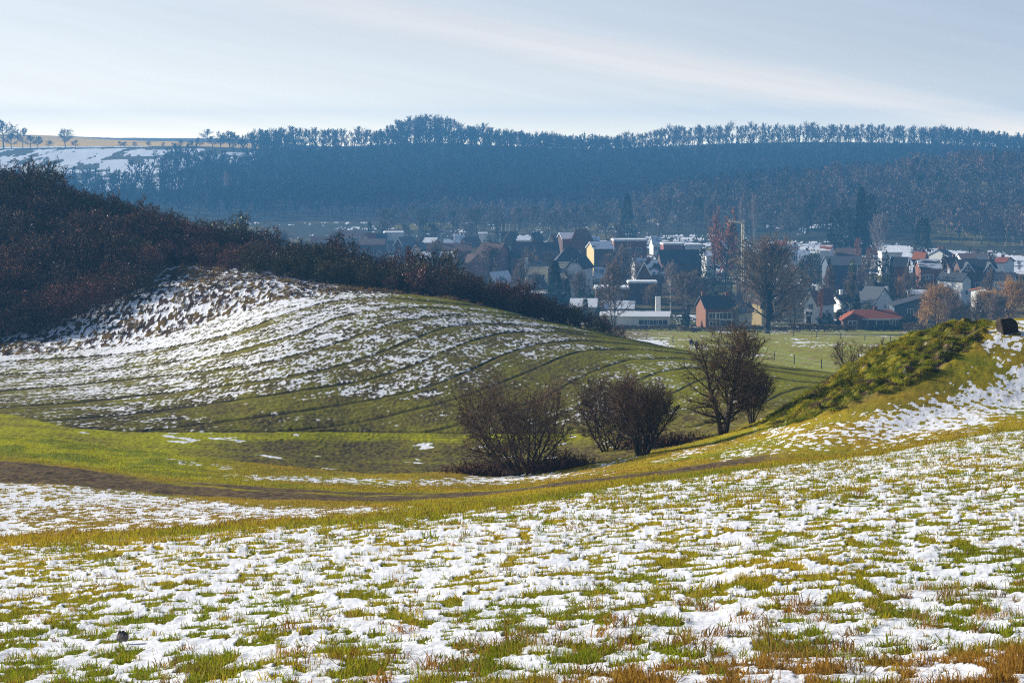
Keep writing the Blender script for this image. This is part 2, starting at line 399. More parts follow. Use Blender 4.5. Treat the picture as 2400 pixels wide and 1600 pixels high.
def ground(U, Y, x, y, z):
    """Cover of the ground at world points: albedo, snow share, relief, grass height share and zone number."""
    px, py = proj(x, y, z)
    e, tk, rim, dip, cr = cE(U), cTy(U), cRy(U), cDy(U), cCy(U)
    n_big = fbm(x / 6.0, y / 9.0, 3); n_mid = fbm(x / 1.3 + 50, y / 2.2, 3); n_fine = fbm(x / .17, y / .32 + 9, 3); n_tiny = fbm(x / .09, y / .16, 2)
    A = np.zeros(x.shape + (3,)); snow = np.zeros(x.shape); dz = np.zeros(x.shape); gh = np.zeros(x.shape); zone = np.zeros(x.shape, np.int8)
    # near snowy meadow, its grassy edge and the slopes beyond
    near = Y < rim + 3
    dry = np.clip(.42 + 1.6 * (n_mid - .5) + 1.4 * (n_big - .5), 0, 1)
    A[:] = lerp(lerp(np.broadcast_to(GREEN, A.shape), YELLOW, dry), RUST, smooth(1430, 1560, py) * smooth(900, 1600, px) * .9 * smooth(.42, .62, n_mid + .06))
    band = np.exp(-((Y - e) / (.8 + 1.7 * smooth(2300, 1500, U))) ** 2) * (.95 - .25 * smooth(1500, 2300, U))
    cov = .69 + .05 * smooth(1480, 1560, py) * smooth(1000, 1500, px) + .55 * (n_big - .5) - .12 * blob(px, py, 1750, 1320, 420, 60, -8) - .25 * blob(px, py, 200, 1290, 300, 40) - .04 * blob(px, py, 1900, 1540, 300, 40) - .1 * blob(px, py, 60, 1480, 140, 60)
    cov = np.where(Y < e, cov - band, 0)
    nn = .72 * n_fine + .12 * n_mid + .16 * fbm(x / .08 + 3, y / .15, 2)
    s_near = cover(nn, cov, .10, .35)
    strip = smooth(e + .5, e + 2.0, Y) * smooth(tk - 5 + 4 * smooth(500, 1000, U) - 8 * smooth(200, 1000, U), tk - 9 - 7 * smooth(200, 1000, U), Y) * smooth(1030, 800, U)
    s_strip = cover(nn, strip * (.78 - .38 * blob(px, py, 130, 1215, 200, 30)), .1, .25) * (strip > .02)
    slopes = (.80 * blob(px, py, 2080, 995, 260, 30, -9) + .86 * blob(px, py, 2370, 905, 230, 52, -25) + .85 * blob(px, py, 2360, 785, 85, 32, -6) + .5 * blob(px, py, 2250, 955, 160, 30, -15)
              + .55 * blob(px, py, 1440, 1083, 60, 7, -12) + .35 * blob(px, py, 1620, 1060, 90, 10, -15) + .3 * blob(px, py, 1730, 1068, 60, 14, -12) + .5 * blob(px, py, 1850, 1010, 60, 12)
              + .95 * blob(px, py, 1180, 1121, 190, 9, -3) + .8 * blob(px, py, 760, 1124, 200, 6, 2) + .55 * blob(px, py, 430, 1083, 40, 5, 10) + .5 * blob(px, py, 520, 1092, 30, 5, 8))
    s_slope = cover(.6 * nn + .4 * fbm(x / .17, y / .5 + 4, 2), np.clip(.90 * slopes - .05, 0, .80), .1, .3) * (slopes > .03)
    beyond = (Y >= e) & near
    snow = np.where(Y < e, s_near, np.where(beyond, np.maximum(s_strip, s_slope), 0))
    Ab = lerp(lerp(np.broadcast_to(GREEN, A.shape), YELLOW, np.clip(.55 + 1.5 * (n_mid - .5), 0, 1)), RUST, .35 * smooth(.5, .7, n_big + .08))
    Ab = lerp(Ab, STRAW * .9, smooth(.1, .6, strip) * .5)
    # bright green grass on the left floor of the dip
    lush = smooth(700, 350, U) * smooth(tk + 3, tk + 8, Y)
    Ab = lerp(Ab, lerp(np.broadcast_to(BRIGHT, A.shape), GREEN, smooth(.45, .65, n_mid)), lush)
    # muddy track, two ruts with grass between
    w1 = 3.3 + 1.6 * smooth(500, 0, U); off = 3.4
    far_rut = np.exp(-((Y - tk - off - (n_mid - .5)) / (1.9)) ** 2); near_rut = np.exp(-((Y - tk + off - 1 - (n_mid - .5)) / w1) ** 2)
    mud = np.clip(np.maximum(far_rut * smooth(1250, 950, U) * smooth(300, 600, U), np.maximum(near_rut * smooth(1300, 900, U), np.exp(-((Y - tk - .5 + 1.5 * (n_mid - .5)) / (4.3 - 1.0 * smooth(500, 100, U))) ** 4) * np.maximum(smooth(850, 1150, U), smooth(500, 100, U)))), 0, 1) * smooth(1980, 1600, U)
    mudm = smooth(.25, .6, mud + .5 * (n_fine - .5))
    Ab = lerp(Ab, lerp(lerp(np.broadcast_to(MUD, A.shape), SOIL * 1.5, smooth(.42, .62, n_fine)), STRAW * .6, smooth(.56, .7, n_tiny) * .8), mudm)
    snow = np.where(beyond, snow * (1 - mudm), snow)
    # tussocky mound
    edge_y = np.interp(px, [1780, 1900, 2000, 2100, 2180, 2250, 2300, 2330], [1010, 985, 950, 915, 880, 830, 800, 760])
    mound = smooth(8, -12, py - edge_y) * smooth(1760, 1860, px) * smooth(2335, 2290, px) * beyond
    tus = fbm(x / .55, y / .8 + 30, 3)
    Am = lerp(lerp(np.broadcast_to(GREEN * .55, A.shape), YELLOW * .55, np.clip(.45 + 2 * (n_fine - .5), 0, 1)), BRAMBLE * 1.3, np.maximum(blob(px, py, 2225, 845, 70, 60, -35), .6 * blob(px, py, 2050, 930, 130, 14, -22)) * smooth(.35, .5, n_mid + .12))
    Ab = lerp(Ab, Am, mound)
    snow = np.where(beyond, snow * (1 - mound) + .55 * mound * smooth(.66, .72, n_fine) * .8, snow)
    A = np.where(beyond[..., None], Ab, A)
    dz = np.where(near, snow * (.014 + .02 * n_mid) * np.where(Y > e, .35, 1) + .035 * (n_fine - .5) + .10 * (n_mid - .5), 0)
    dz = np.where(Y < 9, .1 * (n_mid - .5), dz)
    dz = dz + near * mound * .6 * (tus - .5)
    gh = np.where(near, (1 - snow) * (1 - mudm * beyond), 0)
    zone = np.where(beyond & (mud > .3), 2, zone)
    # wheat field
    fld = (Y >= rim + 3) & (Y < cr + 1.5)
    hd = py - cHead(px)
    d, frac, num = tramlines(px, py)
    n_row = fbm(x / .9, y / 5.0 + 7, 3); n_clod = fbm(x / .11, y / .6 + 3, 2)
    below = smooth(-1.5, 3, hd)
    Af = lerp(np.broadcast_to(OLIVE, A.shape), SOIL * .55, np.clip(.36 + 2.6 * (n_clod - .5) + 1.2 * (n_big - .5), 0, 1))
    greenw = np.clip(.20 + .9 * smooth(760, 700, py) * smooth(900, 1100, px) + 1.1 * smooth(1300, 1650, px) * smooth(990, 880, py) + .55 * smooth(30, 0, py - np.interp(px, UG, np.interp(UG, [0, 600, 900, 1200, 1500, 1650, 1800, 2100], [800, 700, 689, 733, 798, 828, 852, 885]))) * smooth(800, 1000, px) + 1.2 * (n_row - .5), 0, 1)
    Af = lerp(Af, BRIGHT * .85, greenw * .75)
    lush2 = np.maximum(smooth(28, 14, hd) * smooth(-1, 4, hd) * smooth(1500, 1250, px), smooth(600, 350, px) * smooth(-4, 6, hd))
    Afb = lerp(lerp(np.broadcast_to(SOIL * .95, A.shape), OLIVE, np.clip(.5 + 3 * (n_clod - .5), 0, 1)), BRIGHT, np.clip(lush2 * (.85 + 1.5 * (n_mid - .5)) + .25 * smooth(.5, .65, n_mid), 0, 1))
    rows = .5 + .5 * np.sin((y + .015 * x) / 1.15 * 2 * math.pi)
    Afb = Afb * (1 - .28 * rows * smooth(500, 800, px))[..., None]
    Af = lerp(Af, Afb, below)
    drill = .5 + .5 * np.cos(2 * math.pi * (frac * 5 + .6 * (n_row - .5)))
    Af = Af * (1 - .20 * drill * (1 - below))[..., None]
    bandg = np.exp(-((d - 5) / 5.0) ** 2) * smooth(950, 700, py + .1 * px)                     # greener strip just below each line
    Af = lerp(Af, OLIVE * 1.1, bandg * .8)
    hw = 2.1 + .6 * smooth(800, 950, py)
    lines = np.exp(-(d / hw) ** 2) * (1 - below) * (.55 + .6 * smooth(.3, .6, fbm(px / 60, num * 9.7, 2)))
    lines = np.maximum(lines, .9 * np.exp(-(hd / 1.8) ** 2) * smooth(140, 200, px) * smooth(1500, 1300, px))
    Af = Af * (1 - .82 * np.clip(lines, 0, 1))[..., None]
    up = np.interp(px, [0, 250, 500, 700, 900, 1100, 1300, 1500], [955, 955, 950, 945, 935, 905, 860, 800])
    sc = .50 * smooth(22, -60, py - up) * smooth(1560, 1150, px + .5 * (py - 780))
    sc = sc * (.72 + .42 * np.exp(-((frac - .55) / .30) ** 2) + .45 * np.exp(-((d + 4.5) / 3.0) ** 2) * (d < 0)) - .36 * np.exp(-((d - 4) / 4.0) ** 2) * (d > 0) * smooth(250, 600, px)
    sc = sc + .22 * smooth(40, -40, py - (855 - .22 * px)) * smooth(1000, 500, px)
    sc = sc * (1 - .55 * smooth(850, 1050, px) * smooth(25, 5, py - np.interp(px, [850, 1050, 1200, 1350, 1500], [690, 705, 735, 767, 800])))
    sc = sc + .60 * smooth(-3, 2, -(py - np.interp(px, [0, 272, 442, 578, 680, 768, 836, 904, 1000], [846, 829, 803, 769, 730, 707, 698, 696, 690]))) * smooth(960, 860, px)
    sc = sc + .30 * blob(px, py, 1500, 890, 120, 30, -20) + .25 * blob(px, py, 1380, 930, 60, 50, -40)
    sc = sc + .05 * smooth(1.0, 0, below)
    sc = sc * (1 - .30 * smooth(650, 950, px)) * (1 - .25 * smooth(820, 900, py))
    sc = sc * (1.22 - .55 * drill)
    sc = (sc + .5 * (n_big - .5) * (sc > .03)) * (1 - .8 * np.clip(lines, 0, 1)) * (1 - below)
    n_fl = .52 * n_clod + .26 * fbm(x / .36 + 13, y / 1.3, 2) + .22 * fbm(x / 1.3 + 7, y / 2.8, 2)
    s_f = cover(n_fl, np.clip(sc, 0, .90), .105, .75) * (sc > .01) * .95
    s_f = s_f + .9 * below * smooth(.80, .82, n_mid)
    A = np.where(fld[..., None], Af, A); snow = np.where(fld, np.clip(s_f, 0, 1), snow)
    dz = np.where(fld, .04 * (n_clod - .5) - .04 * np.clip(lines, 0, 1) + .05 * (n_mid - .5), dz)
    gh = np.where(fld, .35 * (1 - s_f) * (1 - lines), gh)
    zone = np.where(fld & ((py < cHead(px) + 2) | (Y > dip)), 1, zone)
    # rough bank below the thicket, meadow and gardens beyond
    bank = (Y >= cr + 1.5) & (Y < 1150)
    rough = smooth(1350, 1150, U) * smooth(300, 280, Y)
    n_t = fbm(x / .24, y / .8, 3)
    Am = lerp(np.broadcast_to(np.array([.29, .30, .045]), A.shape), STRAW, np.clip(.25 + 2.4 * (n_mid - .5) + 1.5 * (n_big - .5), 0, 1))
    Am = lerp(Am, BRIGHT * .8, smooth(480, 400, Y) * smooth(.5, .62, n_big) * .6)
    garden = smooth(500, 540, Y)
    n_g = fbm(x / 22, y / 40, 3)
    Ag = lerp(lerp(np.broadcast_to(np.array([.055, .055, .03]), A.shape), SOIL * .8, smooth(.4, .6, n_g)), OLIVE, smooth(.55, .7, n_g))
    Am = lerp(Am, Ag, garden)
    Am = lerp(Am, lerp(np.broadcast_to(BRAMBLE * .7, A.shape), STRAW * .5, smooth(.42, .62, fbm(x / 1.1 + 5, y / 2.5, 2))), rough)
    Am = lerp(Am, STRAW * .55, blob(px, py, 1470, 785, 90, 16, 15) * .9)
    sb = rough * (.43 * smooth(960, 820, px) * smooth(cr + 40, cr + 18, Y) * smooth(-30, 60, px) + .05)
    sb = sb + (1 - rough) * (1 - garden) * (.02 + .16 * smooth(.52, .62, n_big)) + .8 * blob(px, py, 1530, 803, 60, 7, 8)
    sb = sb + garden * (.16 * smooth(.5, .6, fbm(x / 15 + 4, y / 30, 2)))
    sb = np.maximum(sb, .97 * smooth(1990, 2040, px) * smooth(720, 740, Y) * smooth(940, 925, Y + .27 * (px - 2050)))
    sb = np.maximum(sb, .5 * smooth(1480, 1520, px) * smooth(1720, 1660, px) * smooth(890, 915, Y) * smooth(1010, 990, Y))
    sb = np.maximum(sb, .8 * smooth(1760, 1800, px) * smooth(1960, 1900, px) * smooth(855, 875, Y) * smooth(950, 935, Y))
    sb = np.maximum(sb, .7 * smooth(1200, 1240, px) * smooth(1360, 1300, px) * smooth(840, 870, Y) * smooth(1000, 960, Y))
    s_b = cover(np.where(Y < 300, n_t, .5 * n_t + .5 * fbm(x / 3, y / 12, 3)), np.clip(sb, 0, .97), .125, .35) * (sb > .02)
    A = np.where(bank[..., None], Am, A); snow = np.where(bank, s_b, snow)
    dz = np.where(bank, rough * .18 * (n_t - .5) + .12 * (n_mid - .5), dz)
    gh = np.where(bank, .5 * (1 - s_b), gh)
    # the far hill: wood floor, snowy pasture on the left, stubble on the plateau
    far = Y >= 1150
    n_h = fbm(x / 40, y / 60, 4); n_h2 = fbm(x / 7, y / 30, 3)
    Ah = lerp(np.broadcast_to(np.array([.045, .038, .032]), A.shape), np.array([.075, .06, .045]), smooth(.4, .6, n_h))
    past = smooth(640, 440, px + 60 * (n_h - .5))
    Ah = lerp(Ah, np.array([.10, .095, .05]), past * .8)
    sh = past * (.70 + .5 * (n_h - .5)) * smooth(1150, 1300, Y) * (1 - smooth(1640, 1668, Y)) * smooth(452, 425, py) - .5 * blob(px, py, 480, 412, 60, 8) - .5 * blob(px, py, 40, 362, 110, 10)
    sh = np.maximum(sh, .97 * smooth(1690, 1705, Y) * smooth(1775, 1750, Y) * smooth(400, 300, px))
    s_h = cover(.6 * n_h2 + .4 * n_h, np.clip(sh, 0, .97), .12, .4) * (sh > .02)
    hedge = smooth(1655, 1668, Y) * smooth(1695, 1685, Y)
    Ah = lerp(Ah, np.array([.04, .05, .03]), hedge)
    plat = smooth(1772, 1780, Y) * smooth(700, 610, px)
    gold = lerp(np.broadcast_to(np.array([.88, .52, .07]), A.shape), np.array([.72, .46, .10]), smooth(.4, .6, fbm(x / 90, y / 25, 3)))
    gold = lerp(gold, np.array([.16, .12, .08]), smooth(2330, 2380, Y + .55 * (px - 300)) )
    Ah = lerp(Ah, gold, plat)
    A = np.where(far[..., None], Ah, A); snow = np.where(far, s_h * (1 - plat) + .75 * plat * smooth(.60, .66, fbm(x / 60, y / 12 + 70, 3)) * smooth(1950, 1850, Y), snow)
    dz = np.where(far, 1.6 * (n_h - .5) * past, dz); gh = np.where(far, 0, gh)
    zone = np.where(far, 3, zone)
    return A * (.86 + .28 * n_tiny)[..., None], np.clip(snow, 0, 1), dz, np.clip(gh, 0, 1), zone, mound * near, px, py

def rows():
    r = [1.5, 2.5, 3.5, 4.5, 5.5, 6.5, 7.5, 8.5]
    y = 9.2
    while y < 2600:
        r.append(y)
        y += min(y * y / 3900.0, .24) if y < 108 else (.36 if y < 200 else .30 if y < 245 else 1.0 if y < 320 else 2.2 if y < 560 else y * .0075)
    return np.array(r + [2610.0])
RY = rows()
RU = np.concatenate([np.arange(-2400, -800, 60.0), np.arange(-800, -120, 4.5), np.arange(-120, 2520, 2.7), np.arange(2520, 3200, 4.5), np.arange(3200, 4801, 60.0)])
def build_terrain():
    UU, YY = np.meshgrid(RU, RY)
    X = (UU - 1200) / F * YY
    Z = HU(UU, YY)
    Al, sn, dz, gh, zone, mound, px, py = ground(UU, YY, X, YY, Z)
    print('terrain', UU.shape)
    V = np.stack([X, YY, Z + dz], -1).reshape(-1, 3)
    tint = np.concatenate([Al, sn[..., None]], -1).reshape(-1, 4)
    nr, nc = UU.shape
    idx = np.arange(nr * nc).reshape(nr, nc)
    Q = np.stack([idx[:-1, :-1], idx[:-1, 1:], idx[1:, 1:], idx[1:, :-1]], -1).reshape(-1, 4)
    zf = zone[:-1, :-1].reshape(-1)
    for k, nm, mt in ((0, 'ground', 'earth'), (1, 'field', 'field_earth'), (2, 'track', 'earth'), (3, 'hill', 'hill_earth')):
        q = Q[zf == k]
        if not len(q): continue
        uq, inv = np.unique(q, return_inverse=True)
        tag(mesh_np(nm, V[uq], inv.reshape(-1, 4), None, MAT[mt], None, True, {'tint': tint[uq]}), kind='structure')
build_terrain()

# ------------------------------------------------------------------ plants
def tubes(S, n=3):
    """Tapered n-sided tubes for segments S = rows of (p0, p1, r0, r1)."""
    S = np.asarray(S, float)
    p0, p1, r0, r1 = S[:, 0:3], S[:, 3:6], S[:, 6], S[:, 7]
    d = p1 - p0; d /= np.maximum(np.linalg.norm(d, axis=1, keepdims=True), 1e-9)
    h = np.where(np.abs(d[:, 2:3]) < .9, np.array([[0, 0, 1.]]), np.array([[1., 0, 0]]))
    a = np.cross(d, h); a /= np.maximum(np.linalg.norm(a, axis=1, keepdims=True), 1e-9); b = np.cross(d, a)
    an = np.arange(n) * 2 * math.pi / n
    ring = a[:, None, :] * np.cos(an)[None, :, None] + b[:, None, :] * np.sin(an)[None, :, None]
    V = np.concatenate([p0[:, None] + ring * r0[:, None, None], p1[:, None] + ring * r1[:, None, None]], 1)
    base = np.arange(len(S))[:, None] * 2 * n
    k = np.arange(n); kn = (k + 1) % n
    Q = np.stack([base + k, base + kn, base + n + kn, base + n + k], -1).reshape(-1, 4)
    return V.reshape(-1, 3), Q
def strips(S, rs):
    """Flat two-sided slivers for segments S."""
    S = np.asarray(S, float)
    p0, p1, r0, r1 = S[:, 0:3], S[:, 3:6], S[:, 6:7], S[:, 7:8]
    d = p1 - p0; d /= np.maximum(np.linalg.norm(d, axis=1, keepdims=True), 1e-9)
    w = np.cross(d, rs.normal(size=d.shape)); w /= np.maximum(np.linalg.norm(w, axis=1, keepdims=True), 1e-9)
    V = np.stack([p0 - w * r0, p0 + w * r0, p1 + w * r1, p1 - w * r1], 1)
    return V.reshape(-1, 3), np.arange(len(S) * 4).reshape(-1, 4)
def unit(v): return v / max(np.linalg.norm(v), 1e-9)
def turn(rs, d, ang, up=0.0):
    p = np.cross(d, rs.normal(size=3)); p = unit(p)
    v = d * math.cos(ang) + p * math.sin(ang); v[2] += up
    return unit(v)
def skeleton(seed, H, rx, z0, r0, n1=22, kids=(6, 5), stems=1, fan=0.0, ang=(40, 70), up=.15, droop=0.0, twig=.006, tmin=.2, wob=.06, lean=(0, 0), cx=0.0, bend=.25, tl=(.4, .65)):
    """Segments of a bare tree by level: 0 trunk, 1 limbs, 2 branches, 3 twigs; crown kept inside an egg of half-width rx from z0 to H."""
    rs = np.random.RandomState(seed)
    L = [[], [], [], []]
    cen = np.array([cx, 0, (z0 + H) / 2]); rad = np.array([rx, rx, (H - z0) / 2])
    def reach(p, d, cap):
        o = (p - cen) / rad; v = d / rad
        A_, B_, C_ = v @ v, o @ v, o @ o - 1
        disc = B_ * B_ - A_ * C_
        if disc <= 0: return cap * .35
        t = (-B_ + math.sqrt(disc)) / A_
        return min(max(t, cap * .12), cap)
    def run(p, d, length, r, r_end, n, lev, curl, upb):
        pts = [p]
        for i in range(n):
            d = unit(d + rs.normal(size=3) * curl + np.array([0, 0, upb]))
            q = p + d * length / n
            ra, rb = r + (r_end - r) * i / n, r + (r_end - r) * (i + 1) / n
            L[lev].append((*p, *q, ra, rb)); p = q; pts.append(p)
        return np.array(pts), d
    for s in range(stems):
        if stems > 1:
            a = 2 * math.pi * (s + rs.rand() * .6) / stems; f = fan * (.35 + .75 * rs.rand())
            d = unit(np.array([math.cos(a) * f + lean[0], math.sin(a) * f + lean[1], 1])); p = np.array([math.cos(a) * .12 * rx * fan, math.sin(a) * .12 * rx * fan, -.15])
        else: d = unit(np.array([lean[0], lean[1], 1.0])); p = np.array([0, 0, -.2])
        tlen = reach(p + d * z0, d, H * 1.2) * (.93 + .06 * rs.rand()) + z0 if stems == 1 else reach(np.array([p[0], p[1], z0 + .05 * (H - z0)]), d, H * 1.3) * (.8 + .2 * rs.rand()) + z0
        rr = r0 * (1 if stems == 1 else .75 + .4 * rs.rand())
        pts, _ = run(p, d, tlen, rr, rr * .18, 8, 0, wob, .03)
        for k in range(n1):
            t = tmin + (1 - tmin) * ((k + rs.rand()) / n1) ** .9
            f = t * 8; i = min(int(f), 7); q = pts[i] + (pts[i + 1] - pts[i]) * (f - i); td = unit(pts[i + 1] - pts[i])
            a1 = math.radians(ang[1] + (ang[0] - ang[1]) * t + rs.normal() * 8)
            bd = turn(rs, td, a1)
            ln = reach(q, bd, max(rx, H * .5)) * (.62 + .48 * rs.rand())
            r1 = max(rr * (1 - .82 * t) * .45, twig * 2)
            bp, bdir = run(q, bd, ln, r1, max(r1 * .25, twig * 1.2), 4, 1, .13, up - droop)
            for m in range(kids[0]):
                t2 = .22 + .78 * (m + rs.rand()) / kids[0]
                f = t2 * 4; i = min(int(f), 3); q2 = bp[i] + (bp[i + 1] - bp[i]) * (f - i); d2 = turn(rs, unit(bp[i + 1] - bp[i]), math.radians(28 + 30 * rs.rand()), up * .6)
                l2 = min(ln * tl[0] * (1.25 - .6 * t2) * (.7 + .5 * rs.rand()), reach(q2, d2, H) * 1.15 + .05 * H)
                r2 = max(r1 * .42, twig * 1.4)
                cp, _ = run(q2, d2, l2, r2, twig * 1.1, 2, 2, bend * .5, up * .5 - droop)
                for w in range(kids[1]):
                    t3 = .15 + .85 * (w + rs.rand()) / kids[1]
                    f = t3 * 2; i = min(int(f), 1); q3 = cp[i] + (cp[i + 1] - cp[i]) * (f - i)
                    d3 = turn(rs, unit(cp[i + 1] - cp[i]), math.radians(25 + 35 * rs.rand()), up * .5 - droop)
                    L[3].append((*q3, *(q3 + d3 * l2 * tl[1] * (.5 + .6 * rs.rand())), twig, twig * .5))
    return L
mat('bark', (.055, .046, .036), scale=6, var=.35)
mat('bark_near', (.062, .046, .033), scale=9, var=.45, bump=.4)
mat('twig_brown', (.25, .18, .13), scale=2, var=.3)
mat('twig_dark', (.15, .098, .064), scale=2, var=.35)
mat('twig_far', (.16, .13, .115), scale=.6, var=.3)
mat('twig_rust', (.36, .15, .085), scale=1, var=.3)
mat('twig_gold', (.55, .32, .10), scale=1, var=.25)
mat('twig_pale', (.27, .205, .17), scale=1, var=.3)
mat('bark_pale', (.46, .42, .38), scale=4, var=.3, c2=(.10, .08, .07), thr=.6)
mat('needles', (.022, .040, .022), scale=2, var=.45)
mat('needles_yellow', (.11, .125, .028), scale=2, var=.45)
mat('ivy', (.018, .028, .014), scale=3, var=.5)
def tree_parts(L, bark, twig, n0=6, sub=2):
    """Trunk mesh from levels 0-1, crown mesh from levels 2-3."""
    v0, q0 = tubes(L[0], n0); v1, q1 = tubes(L[1], 4)
    trunk = (np.concatenate([v0, v1]), np.concatenate([q0, q1 + len(v0)]), bark)
    crown = tubes(L[2] + L[3], 3)
    return trunk, (*crown, twig)
def plant_tree(name, L, bark, twig, loc, rz=0.0, sc=1.0):
    r = empty(name, loc, rz, sc)
    (tv, tq, _), (cv_, cq, _) = tree_parts(L, bark, twig)
    mesh_np('trunk', tv, tq, None, MAT[bark], r)
    mesh_np('crown', cv_, cq, None, MAT[twig], r)
    return r
def leaf_cloud(rs, n, shape, size):
    """n little leaf-spray quads spread through shape(rs, n) -> points, outward directions."""
    p, o = shape(rs, n)
    a = rs.normal(size=(n, 3)) + o * 1.1; a /= np.linalg.norm(a, axis=1, keepdims=True)
    b = np.cross(a, rs.normal(size=(n, 3))); b /= np.linalg.norm(b, axis=1, keepdims=True)
    s = size * (.6 + .8 * rs.rand(n, 1))
    V = np.stack([p - b * s * .35, p + a * s * .5 - b * s * .1, p + a * s, p + a * s * .5 + b * s * .4], 1)
    return V.reshape(-1, 3), np.arange(n * 4).reshape(-1, 4)
def cone_shape(H, R, z0, power=.8, tiers=9):
    def f(rs, n):
        t = rs.rand(n) ** 1.35; a = rs.rand(n) * 2 * math.pi
        saw = 1 - .34 * ((t * tiers + .35 * np.sin(3 * a)) % 1)
        r = R * (1 - t) ** power * saw * (.45 + .55 * rs.rand(n) ** .5)
        r = r * (1 + .18 * np.sin(2 * a + 9 * t))
        o = np.stack([np.cos(a), np.sin(a), np.full(n, -.25)], 1)
        return np.stack([np.cos(a) * r, np.sin(a) * r, z0 + t * (H - z0)], 1), o
    return f
def egg_shape(H, R, z0, lump=.3):
    def f(rs, n):
        v = rs.normal(size=(n, 3)); v /= np.linalg.norm(v, axis=1, keepdims=True)
        k = 1 + lump * np.sin(v[:, 0] * 5 + 1) * np.sin(v[:, 1] * 4 + 2) + lump * .6 * np.sin(v[:, 2] * 7 + v[:, 0] * 6)
        r = (.55 + .45 * rs.rand(n) ** .5) * k
        p = v * r[:, None] * np.array([R, R, (H - z0) / 2]) + np.array([0, 0, (H + z0) / 2])
        return p, v
    return f
def evergreen(name, H, R, loc, seed, kind='cone', mt='needles', n=1800, z0=None, leaf=None):
    rs = np.random.RandomState(seed)
    r = empty(name, loc)
    mb = MB(); mb.rod((0, 0, -.4), (0, 0, H * .8), max(.05 * R, .06) + .04, .03, 7); mb.build('trunk', MAT['bark'], r)
    z0 = H * .05 if z0 is None else z0
    shp = cone_shape(H, R, z0) if kind == 'cone' else cone_shape(H, R, z0, .35, 4) if kind == 'column' else egg_shape(H, R, z0)
    V, Q = leaf_cloud(rs, n, shp, leaf or H * .075)
    mesh_np('crown', V, Q, None, MAT[mt], r)
    return r

# the three hawthorns in the dip and the bushes beside them, each grown on its own
def standing(px, Y): x = ux(px, Y); return (x, Y, gz1(x, Y) - .05)
def hawthorn(label, name, px, Y, seed, H, rx, z0, rz=0, cat='tree', **k):
    L = skeleton(seed, H, rx, z0, **k)
    return tag(plant_tree(name, L, 'bark_near', 'twig_dark', standing(px, Y), rz), label, cat)
hawthorn('broad bare hawthorn leaning left above reddish bramble at the field edge', 'hawthorn_bush', 1222, 87, 3, 4.0, 2.25, .12, r0=.07, n1=16, kids=(7, 7), stems=11, fan=.95, ang=(30, 75), up=.06, twig=.0062, tmin=.08, lean=(-.2, 0), cx=-.35)
hawthorn('low round bare thorn bush with a tall thin whip, behind the middle hawthorn', 'hawthorn_bush', 1432, 93, 5, 2.95, 1.7, .15, r0=.05, n1=15, kids=(7, 7), stems=8, fan=.85, ang=(35, 72), up=.05, twig=.0062, tmin=.10)
hawthorn('vase shaped bare hawthorn with many dark stems from one base', 'hawthorn_bush', 1506, 86, 8, 3.05, 1.5, .2, r0=.075, n1=15, kids=(8, 7), stems=9, fan=.55, ang=(25, 58), up=.10, twig=.0058, tmin=.2, cx=-.15)
hawthorn('tallest bare hawthorn with two dark trunks and spreading flat limbs', 'hawthorn_tree', 1697, 90, 13, 4.1, 2.05, .55, r0=.115, n1=27, kids=(8, 7), stems=4, fan=.30, ang=(35, 82), up=.06, twig=.0058, tmin=.16, wob=.09, cx=.12, lean=(.03, 0))
hawthorn('small bare thicket bush to the right of the tallest hawthorn', 'hawthorn_bush', 1765, 92, 17, 2.35, .95, .1, r0=.035, n1=12, kids=(7, 6), stems=8, fan=.35, ang=(20, 50), up=.12, twig=.006)
hawthorn('thin bare thorn bush half hidden behind the grassy mound', 'hawthorn_bush', 2022, 112, 21, 2.5, 1.5, .5, r0=.05, n1=11, kids=(6, 5), stems=5, fan=.7, ang=(30, 60), up=.08, twig=.006)
# bramble patches at the feet of the hawthorns
def bramble(label, px, Y, w, h, seed, n=700, m='twig_rust_dark'):
    rs = np.random.RandomState(seed); S = []
    for _ in range(n):
        a = rs.normal(size=2) * np.array([w / 2.2, .35]); p = np.array([a[0], a[1], -.05])
        d = unit(np.array([rs.normal() * .6, rs.normal() * .6, 1])); ln = h * (.35 + .75 * rs.rand()) * math.exp(-(a[0] / w) ** 2)
        for i in range(3):
            q = p + d * ln / 3; S.append((*p, *q, .011, .008)); p = q; d = unit(d + rs.normal(size=3) * .35 + np.array([0, 0, -.25]))
            S.append((*p, *(p + unit(rs.normal(size=3)) * .14), .012, .004))
    V, Q = strips(S, rs)
    o = mesh_np('bramble', V, Q, None, MAT[m])
    o.location = standing(px, Y)
    return tag(o, label, 'bramble')
mat('twig_rust_dark', (.115, .055, .034), scale=3, var=.4)
bramble('reddish bramble patch left of the broad hawthorn', 1135, 87.5, 2.0, .75, 1, 900)
bramble('reddish bramble patch right of the broad hawthorn', 1320, 86.5, 1.7, .85, 2, 900)
bramble('dry bramble scrub between the middle and tallest hawthorns', 1590, 90, 2.2, .7, 3, 700)

